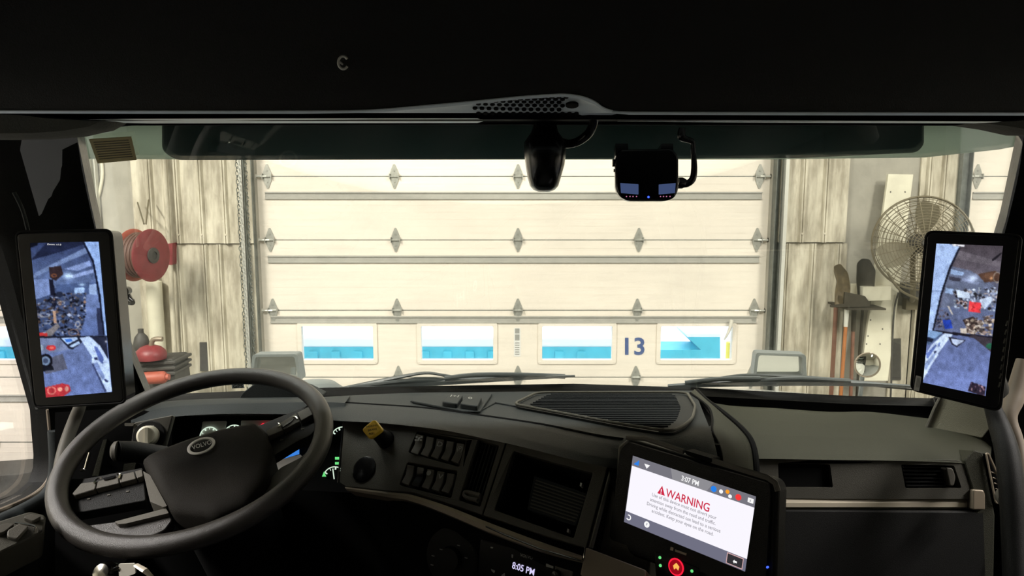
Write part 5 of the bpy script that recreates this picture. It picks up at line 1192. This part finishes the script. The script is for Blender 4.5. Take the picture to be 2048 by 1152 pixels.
for k in range(6):
    t_ = .50 + k * .062; a = quadpx([(30, 464), (221, 460), (250, 806), (68, 816)], 1, t_); p = Fx.px(*a, -.022); box(bm, p + Fx.x * .0015, (.006, .011, .026), Fx)
finish(bm, 'side_vent', M['deep'], ml)
bm = NB(); a = quadpx([(30, 464), (221, 460), (250, 806), (68, 816)], 1, .32); b = quadpx([(30, 464), (221, 460), (250, 806), (68, 816)], 1, .95); pa, pb = Fx.px(*a, -.022), Fx.px(*b, -.022)
loft(bm, [[pa + Fx.x * .001 + Fx.n * .016, pa + Fx.x * .0018 + Fx.n * .016, pa + Fx.x * .0018 - Fx.n * .02, pa + Fx.x * .001 - Fx.n * .02], [pb + Fx.x * .001 + Fx.n * .016, pb + Fx.x * .0018 + Fx.n * .016, pb + Fx.x * .0018 - Fx.n * .02, pb + Fx.x * .001 - Fx.n * .02]], True, True)
o = finish(bm, 'side_strip', M['label'], ml, smooth=False); o['label'] = 'pale strip along the case side'
lettering('screen_caption', FML, 'Zoom: x1.0', z1(250, 147), z1(333, 150), z1(250, 138), M['s_tw'], ml, .0018)
bm = NB(); tube(bm, [FML.px(160, 700, -.05), FML.px(150, 740, -.09), FML.px(140, 770, -.14)], .02, 12, smooth=4); finish(bm, 'mount_arm', M['black'], ml)

z2 = lambda x, y: (1800 + x / 2.955, 440 + y / 2.955)
def Zr(L): return [z2(*q) for q in L]
picR = [('p', [(1800, 400), (2100, 400), (2100, 900), (1800, 900)], (90, 92, 112)),
 ('g', Zr([(200, 130), (640, 130), (620, 330), (240, 400)]), (66, 60, 66), (96, 90, 100), 487, 550),
 ('p', Zr([(350, 180), (600, 250), (600, 280), (330, 230)]), (98, 92, 100)), ('p', Zr([(540, 235), (600, 190), (602, 200), (550, 245)]), (30, 28, 34)),
 ('p', Zr([(290, 270), (420, 300), (560, 390), (570, 500), (240, 520)]), (96, 104, 128)),
 ('p', Zr([(300, 290), (380, 310), (370, 330), (300, 320)]), (150, 175, 215)), ('p', Zr([(290, 330), (360, 345), (355, 365), (290, 355)]), (60, 60, 74)), ('p', Zr([(370, 340), (470, 370), (460, 385), (365, 360)]), (120, 130, 160)),
 ('s', *z2(430, 345), 9, 7, (110, 120, 130)), ('p', Zr([(270, 400), (320, 410), (315, 440), (265, 430)]), (150, 175, 215)),
 ('p', Zr([(460, 320), (560, 300), (595, 320), (590, 360), (500, 370)]), (82, 60, 50)), ('e', *z2(530, 330), 11, 7, (96, 70, 56)), ('s', *z2(540, 345), 3, 3, (120, 90, 60)), ('r', *z2(575, 340), 8, 11, (140, 130, 120), .7),
 ('g', Zr([(230, 520), (570, 500), (550, 690), (190, 650)]), (96, 108, 142), (90, 98, 130), 600, 665),
 ('c', Zr([(310, 400), (580, 400), (570, 540), (320, 520)]), [(190, 205, 225), (150, 160, 180), (60, 60, 72), (130, 140, 165), (46, 42, 48), (200, 190, 190), (110, 120, 150)], 160, 5),
 ('p', Zr([(330, 410), (410, 430), (415, 465), (340, 455)]), (196, 212, 236)), ('p', Zr([(410, 480), (480, 490), (475, 550), (405, 540)]), (226, 62, 70)), ('c', Zr([(405, 485), (480, 490), (475, 545), (405, 535)]), [(240, 90, 90), (200, 40, 50)], 12, 4), ('p', Zr([(470, 470), (540, 450), (545, 480), (500, 530), (480, 500)]), (180, 195, 220)),
 ('c', Zr([(330, 470), (400, 480), (400, 520), (335, 510)]), [(70, 50, 46), (36, 30, 34), (150, 130, 130)], 25, 4),
 ('c', Zr([(210, 520), (280, 540), (310, 630), (200, 640)]), [(70, 72, 90), (40, 42, 60), (110, 100, 110)], 60, 4), ('p', Zr([(250, 590), (300, 590), (312, 640), (265, 645)]), (40, 66, 170)), ('p', Zr([(280, 510), (290, 508), (315, 560), (305, 560)]), (190, 185, 180)),
 ('p', Zr([(370, 590), (430, 570), (470, 600), (450, 640), (390, 630)]), (50, 40, 40)), ('p', Zr([(355, 640), (400, 640), (480, 590), (500, 610), (440, 680), (360, 680)]), (196, 186, 176)), ('c', Zr([(380, 590), (560, 560), (555, 690), (400, 690)]), [(120, 105, 100), (70, 58, 56), (200, 190, 180), (90, 76, 70), (160, 145, 130)], 130, 5),
 ('p', Zr([(205, 130), (355, 150), (300, 260), (240, 440), (190, 655), (150, 650), (185, 400)]), (160, 184, 228)), ('p', Zr([(180, 416), (245, 418), (244, 424), (180, 422)]), (120, 140, 180)), ('p', Zr([(345, 165), (358, 165), (300, 290), (250, 440), (200, 655), (190, 655), (238, 440), (290, 280)]), (28, 30, 42)),
 ('p', Zr([(308, 142), (382, 146), (382, 157), (308, 153)]), (226, 228, 236)), ('p', Zr([(330, 150), (360, 152), (358, 156), (330, 155)]), (120, 120, 130)),
 # lower view
 ('g', Zr([(140, 650), (620, 690), (560, 1100), (100, 1000)]), (92, 104, 146), (112, 128, 184), 670, 780), ('p', Zr([(190, 650), (560, 690), (550, 710), (190, 662)]), (30, 28, 38)),
 ('p', Zr([(160, 690), (230, 670), (250, 680), (170, 740), (150, 720)]), (70, 88, 120)), ('p', Zr([(155, 690), (200, 705), (190, 722), (155, 715)]), (26, 30, 46)),
 ('p', Zr([(160, 648), (255, 665), (205, 700), (165, 690)]), (120, 150, 190)),
 ('p', Zr([(265, 668), (312, 676), (280, 715), (225, 790), (225, 800), (190, 850), (140, 940), (125, 960), (130, 850), (155, 790), (185, 740)]), (196, 214, 246)), ('p', Zr([(155, 790), (210, 735), (215, 745), (165, 820), (155, 815)]), (96, 116, 180)), ('p', Zr([(145, 850), (200, 790), (215, 790), (150, 890)]), (140, 160, 205)), ('p', Zr([(200, 775), (215, 772), (212, 788), (200, 788)]), (40, 46, 80)), ('p', Zr([(225, 730), (238, 722), (235, 745), (226, 750)]), (96, 116, 180)),
 ('p', Zr([(285, 690), (390, 710), (335, 752), (305, 735)]), (40, 40, 54)), ('p', Zr([(300, 698), (380, 713), (335, 743), (310, 728)]), (176, 190, 220)),
 ('p', Zr([(400, 690), (440, 700), (550, 790), (560, 700), (430, 680)]), (60, 54, 62)), ('e', *z2(535, 745), 9, 6, (40, 90, 70)), ('p', Zr([(420, 955), (505, 985), (500, 1045), (400, 1010)]), (46, 38, 52)), ('c', Zr([(420, 960), (505, 985), (500, 1040), (410, 1010)]), [(90, 70, 90), (30, 26, 40), (150, 120, 130)], 30, 3),
]
FMR = Fr(W(1930, 640, 1.08), (-.55, -.85, .06), up=(.2, -.05, 1))
MB_ = [(1853, 463), (2043, 471), (2000, 822), (1822, 779)]
mr = monitor('camera_monitor', MB_, [(1873, 487), (2006, 492), (1971, 792), (1846, 765)], FMR, 'right mirror-camera monitor with a white label on its lower left corner', 'r', picR, 5, .045, [], (-.03, -.01))
bm = NB()
for k in range(8):
    a = quadpx(MB_, 1, .5 + k * .05); p = FMR.px(a[0] - 8, a[1], 0); tube(bm, [p + FMR.y * .004, p - FMR.y * .004], .0012, 6)
finish(bm, 'side_vent', M['switch'], mr)
bm = NB(); slab(bm, FMR, [(1832, 751), (1843, 754), (1838, 783), (1827, 780)], 0, .0018, .001); o = finish(bm, 'paper_label', M['label'], mr, smooth=False); o['label'] = 'small white paper label'
bm = NB()
for k in range(3): slab(bm, FMR, [(1834.5 + k * 2.6, 756), (1835.6 + k * 2.6, 756.3), (1833 + k * 2.4, 775), (1832 + k * 2.4, 774.7)], .0018, .0022)
finish(bm, 'label_print', M['labelg'], o, smooth=False)
bm = NB(); tube(bm, [FMR.px(1950, 700, -.05), FMR.px(1975, 740, -.09), FMR.px(1990, 780, -.13)], .02, 12, smooth=4); finish(bm, 'mount_arm', M['black'], mr)

# ---------------------------------------------------------------- things on the windshield
sn = thing('rain_sensor_housing', W(1088, 384, 1.2), 'black tapered sensor housing hanging at the top centre of the windshield', 'sensor housing')
bm = NB(); rows = []
for y, x0, x1, d in ((248, 1068, 1112, .03), (265, 1062, 1116, .035), (285, 1048, 1130, .05), (305, 1048, 1131, .055), (330, 1051, 1128, .055), (355, 1055, 1121, .05), (372, 1060, 1116, .04), (380, 1067, 1109, .03), (384, 1078, 1098, .015)):
    a, b = W(x0, y, 1.16), W(x1, y, 1.16); c = (a + b) / 2; hw = (b - a).length / 2
    rows.append([c + V((math.copysign(abs(math.cos(t)) ** .6, math.cos(t)) * hw, math.copysign(abs(math.sin(t)) ** .7, math.sin(t)) * d, 0)) for t in [2 * math.pi * j / 28 for j in range(28)]])
loft(bm, rows, True, True); finish(bm, 'housing', M['gloss'], sn)
bm = NB(); tube(bm, [W(1112, 280, 1.16), W(1135, 288, 1.16), (W(1158, 282, 1.15)), W(1178, 266, 1.14), W(1187, 245, 1.12), W(1187, 232, 1.11)], .007, 10, smooth=5); finish(bm, 'cable_arm', M['gloss'], sn)
FDc = Fr(W(1295, 345, 1.15), (-.1, -1, .05))
dc = thing('dash_camera', FDc.px(1295, 403), 'black square dash camera with two small blue displays', 'dash camera')
bm = NB(); slab(bm, FDc, [(1236, 299), (1345, 297), (1357, 312), (1357, 380), (1349, 396), (1332, 402), (1256, 402), (1240, 394), (1231, 378), (1230, 320)], -.035, 0, .012); finish(bm, 'camera_body', M['gloss'], dc, bevel=.003)
for px in ([(1231, 287), (1256, 287), (1257, 312), (1231, 312)], [(1323, 287), (1346, 287), (1347, 306), (1321, 306)]):
    bm = NB(); slab(bm, FDc, px, -.06, -.004, .001); finish(bm, 'mounting_tab', M['gloss'], dc)
for px in ([(1240.5, 366), (1277, 368.5), (1277, 389), (1242, 386)], [(1317.5, 369), (1351.5, 366), (1350, 386), (1317.5, 389)]):
    bm = NB(); slab(bm, FDc, px, 0, .001, .0005); finish(bm, 'small_display', M['cambl'], dc, smooth=False)
bm = NB()
for x in (1253, 1260, 1266, 1273, 1321, 1327, 1333, 1340): lathe(bm, FDc.px(x, 393, .0), FDc.n, [(.001, 0), (.001, .001)], 8)
finish(bm, 'indicator_row', M['led_p'], dc, smooth=False)
bm = NB(); lathe(bm, FDc.px(1297, 394, 0), FDc.n, [(.0018, 0), (.0012, .002)], 12); finish(bm, 'blue_light', M['led_b'], dc, smooth=False)
bm = NB(); lathe(bm, FDc.px(1231, 326, -.015), (-1, 0, 0), [(.006, 0), (.006, .005)], 14); lathe(bm, FDc.px(1231, 341, -.015), (-1, 0, 0), [(.0025, 0), (.0025, .003)], 10); finish(bm, 'side_knob', M['gloss'], dc)
bm = NB(); pts = [FDc.px(q[0], q[1], -.018) for q in ((1357, 366), (1372, 368), (1384, 360), (1388, 345), (1388, 320), (1386, 300), (1385, 284), (1370, 278), (1363, 272), (1364, 256))]; tube(bm, pts, [.006, .0055, .0055, .005, .004, .004, .005, .007, .005], 10, smooth=5)
lathe(bm, FDc.px(1357, 366, -.018), (1, 0, 0), [(.009, 0), (.009, .006), (.006, .012)], 14); finish(bm, 'cable', M['gloss'], dc)
# sticker in the top left corner
bm = NB(); slab(bm, FG, [(178, 279), (262, 274), (273, 320), (195, 327)], .003, .0045); sk = tag(finish(bm, 'windshield_sticker', M['paper'], smooth=False), 'brown paper sticker in the upper left corner of the windshield', 'sticker')
bm = NB(); Sq = [(178, 279), (262, 274), (273, 320), (195, 327)]
for k in range(8):
    t = .12 + k * .1; slab(bm, FG, [quadpx(Sq, .08, t), quadpx(Sq, .92, t), quadpx(Sq, .92, t + .03), quadpx(Sq, .08, t + .03)], .0045, .0052)
finish(bm, 'printed_line', M['paperline'], sk, smooth=False)
# GPS puck on the dash
gp = thing('antenna_puck', W(560, 796, 1.66), 'low dark wedge-shaped antenna on the dash behind the wheel rim', 'antenna')
Fg = Fr((0, 1.62, 2.0), (0, -1, .1)); bm = NB(); slab(bm, Fg, [(480, 793), (486, 785), (508, 768), (560, 768), (608, 776), (640, 792), (640, 797), (480, 798)], -.06, 0, .004); finish(bm, 'antenna_shell', M['dash'], gp, bevel=.004)
bm = NB(); slab(bm, FG, [(463, 768), (487, 767), (489, 776), (464, 777)], .003, .0042, .001); st_ = tag(finish(bm, 'gps_sticker', M['label'], smooth=False), 'tiny pale GPS sticker low on the windshield behind the wheel rim', 'sticker')
bm = NB(); glyphs(bm, FG, 'GPS', (466, 775.5), (486, 774.5), (466, 769), .0046, bold=.02); finish(bm, 'lettering', M['darkgrey'], st_, smooth=False)
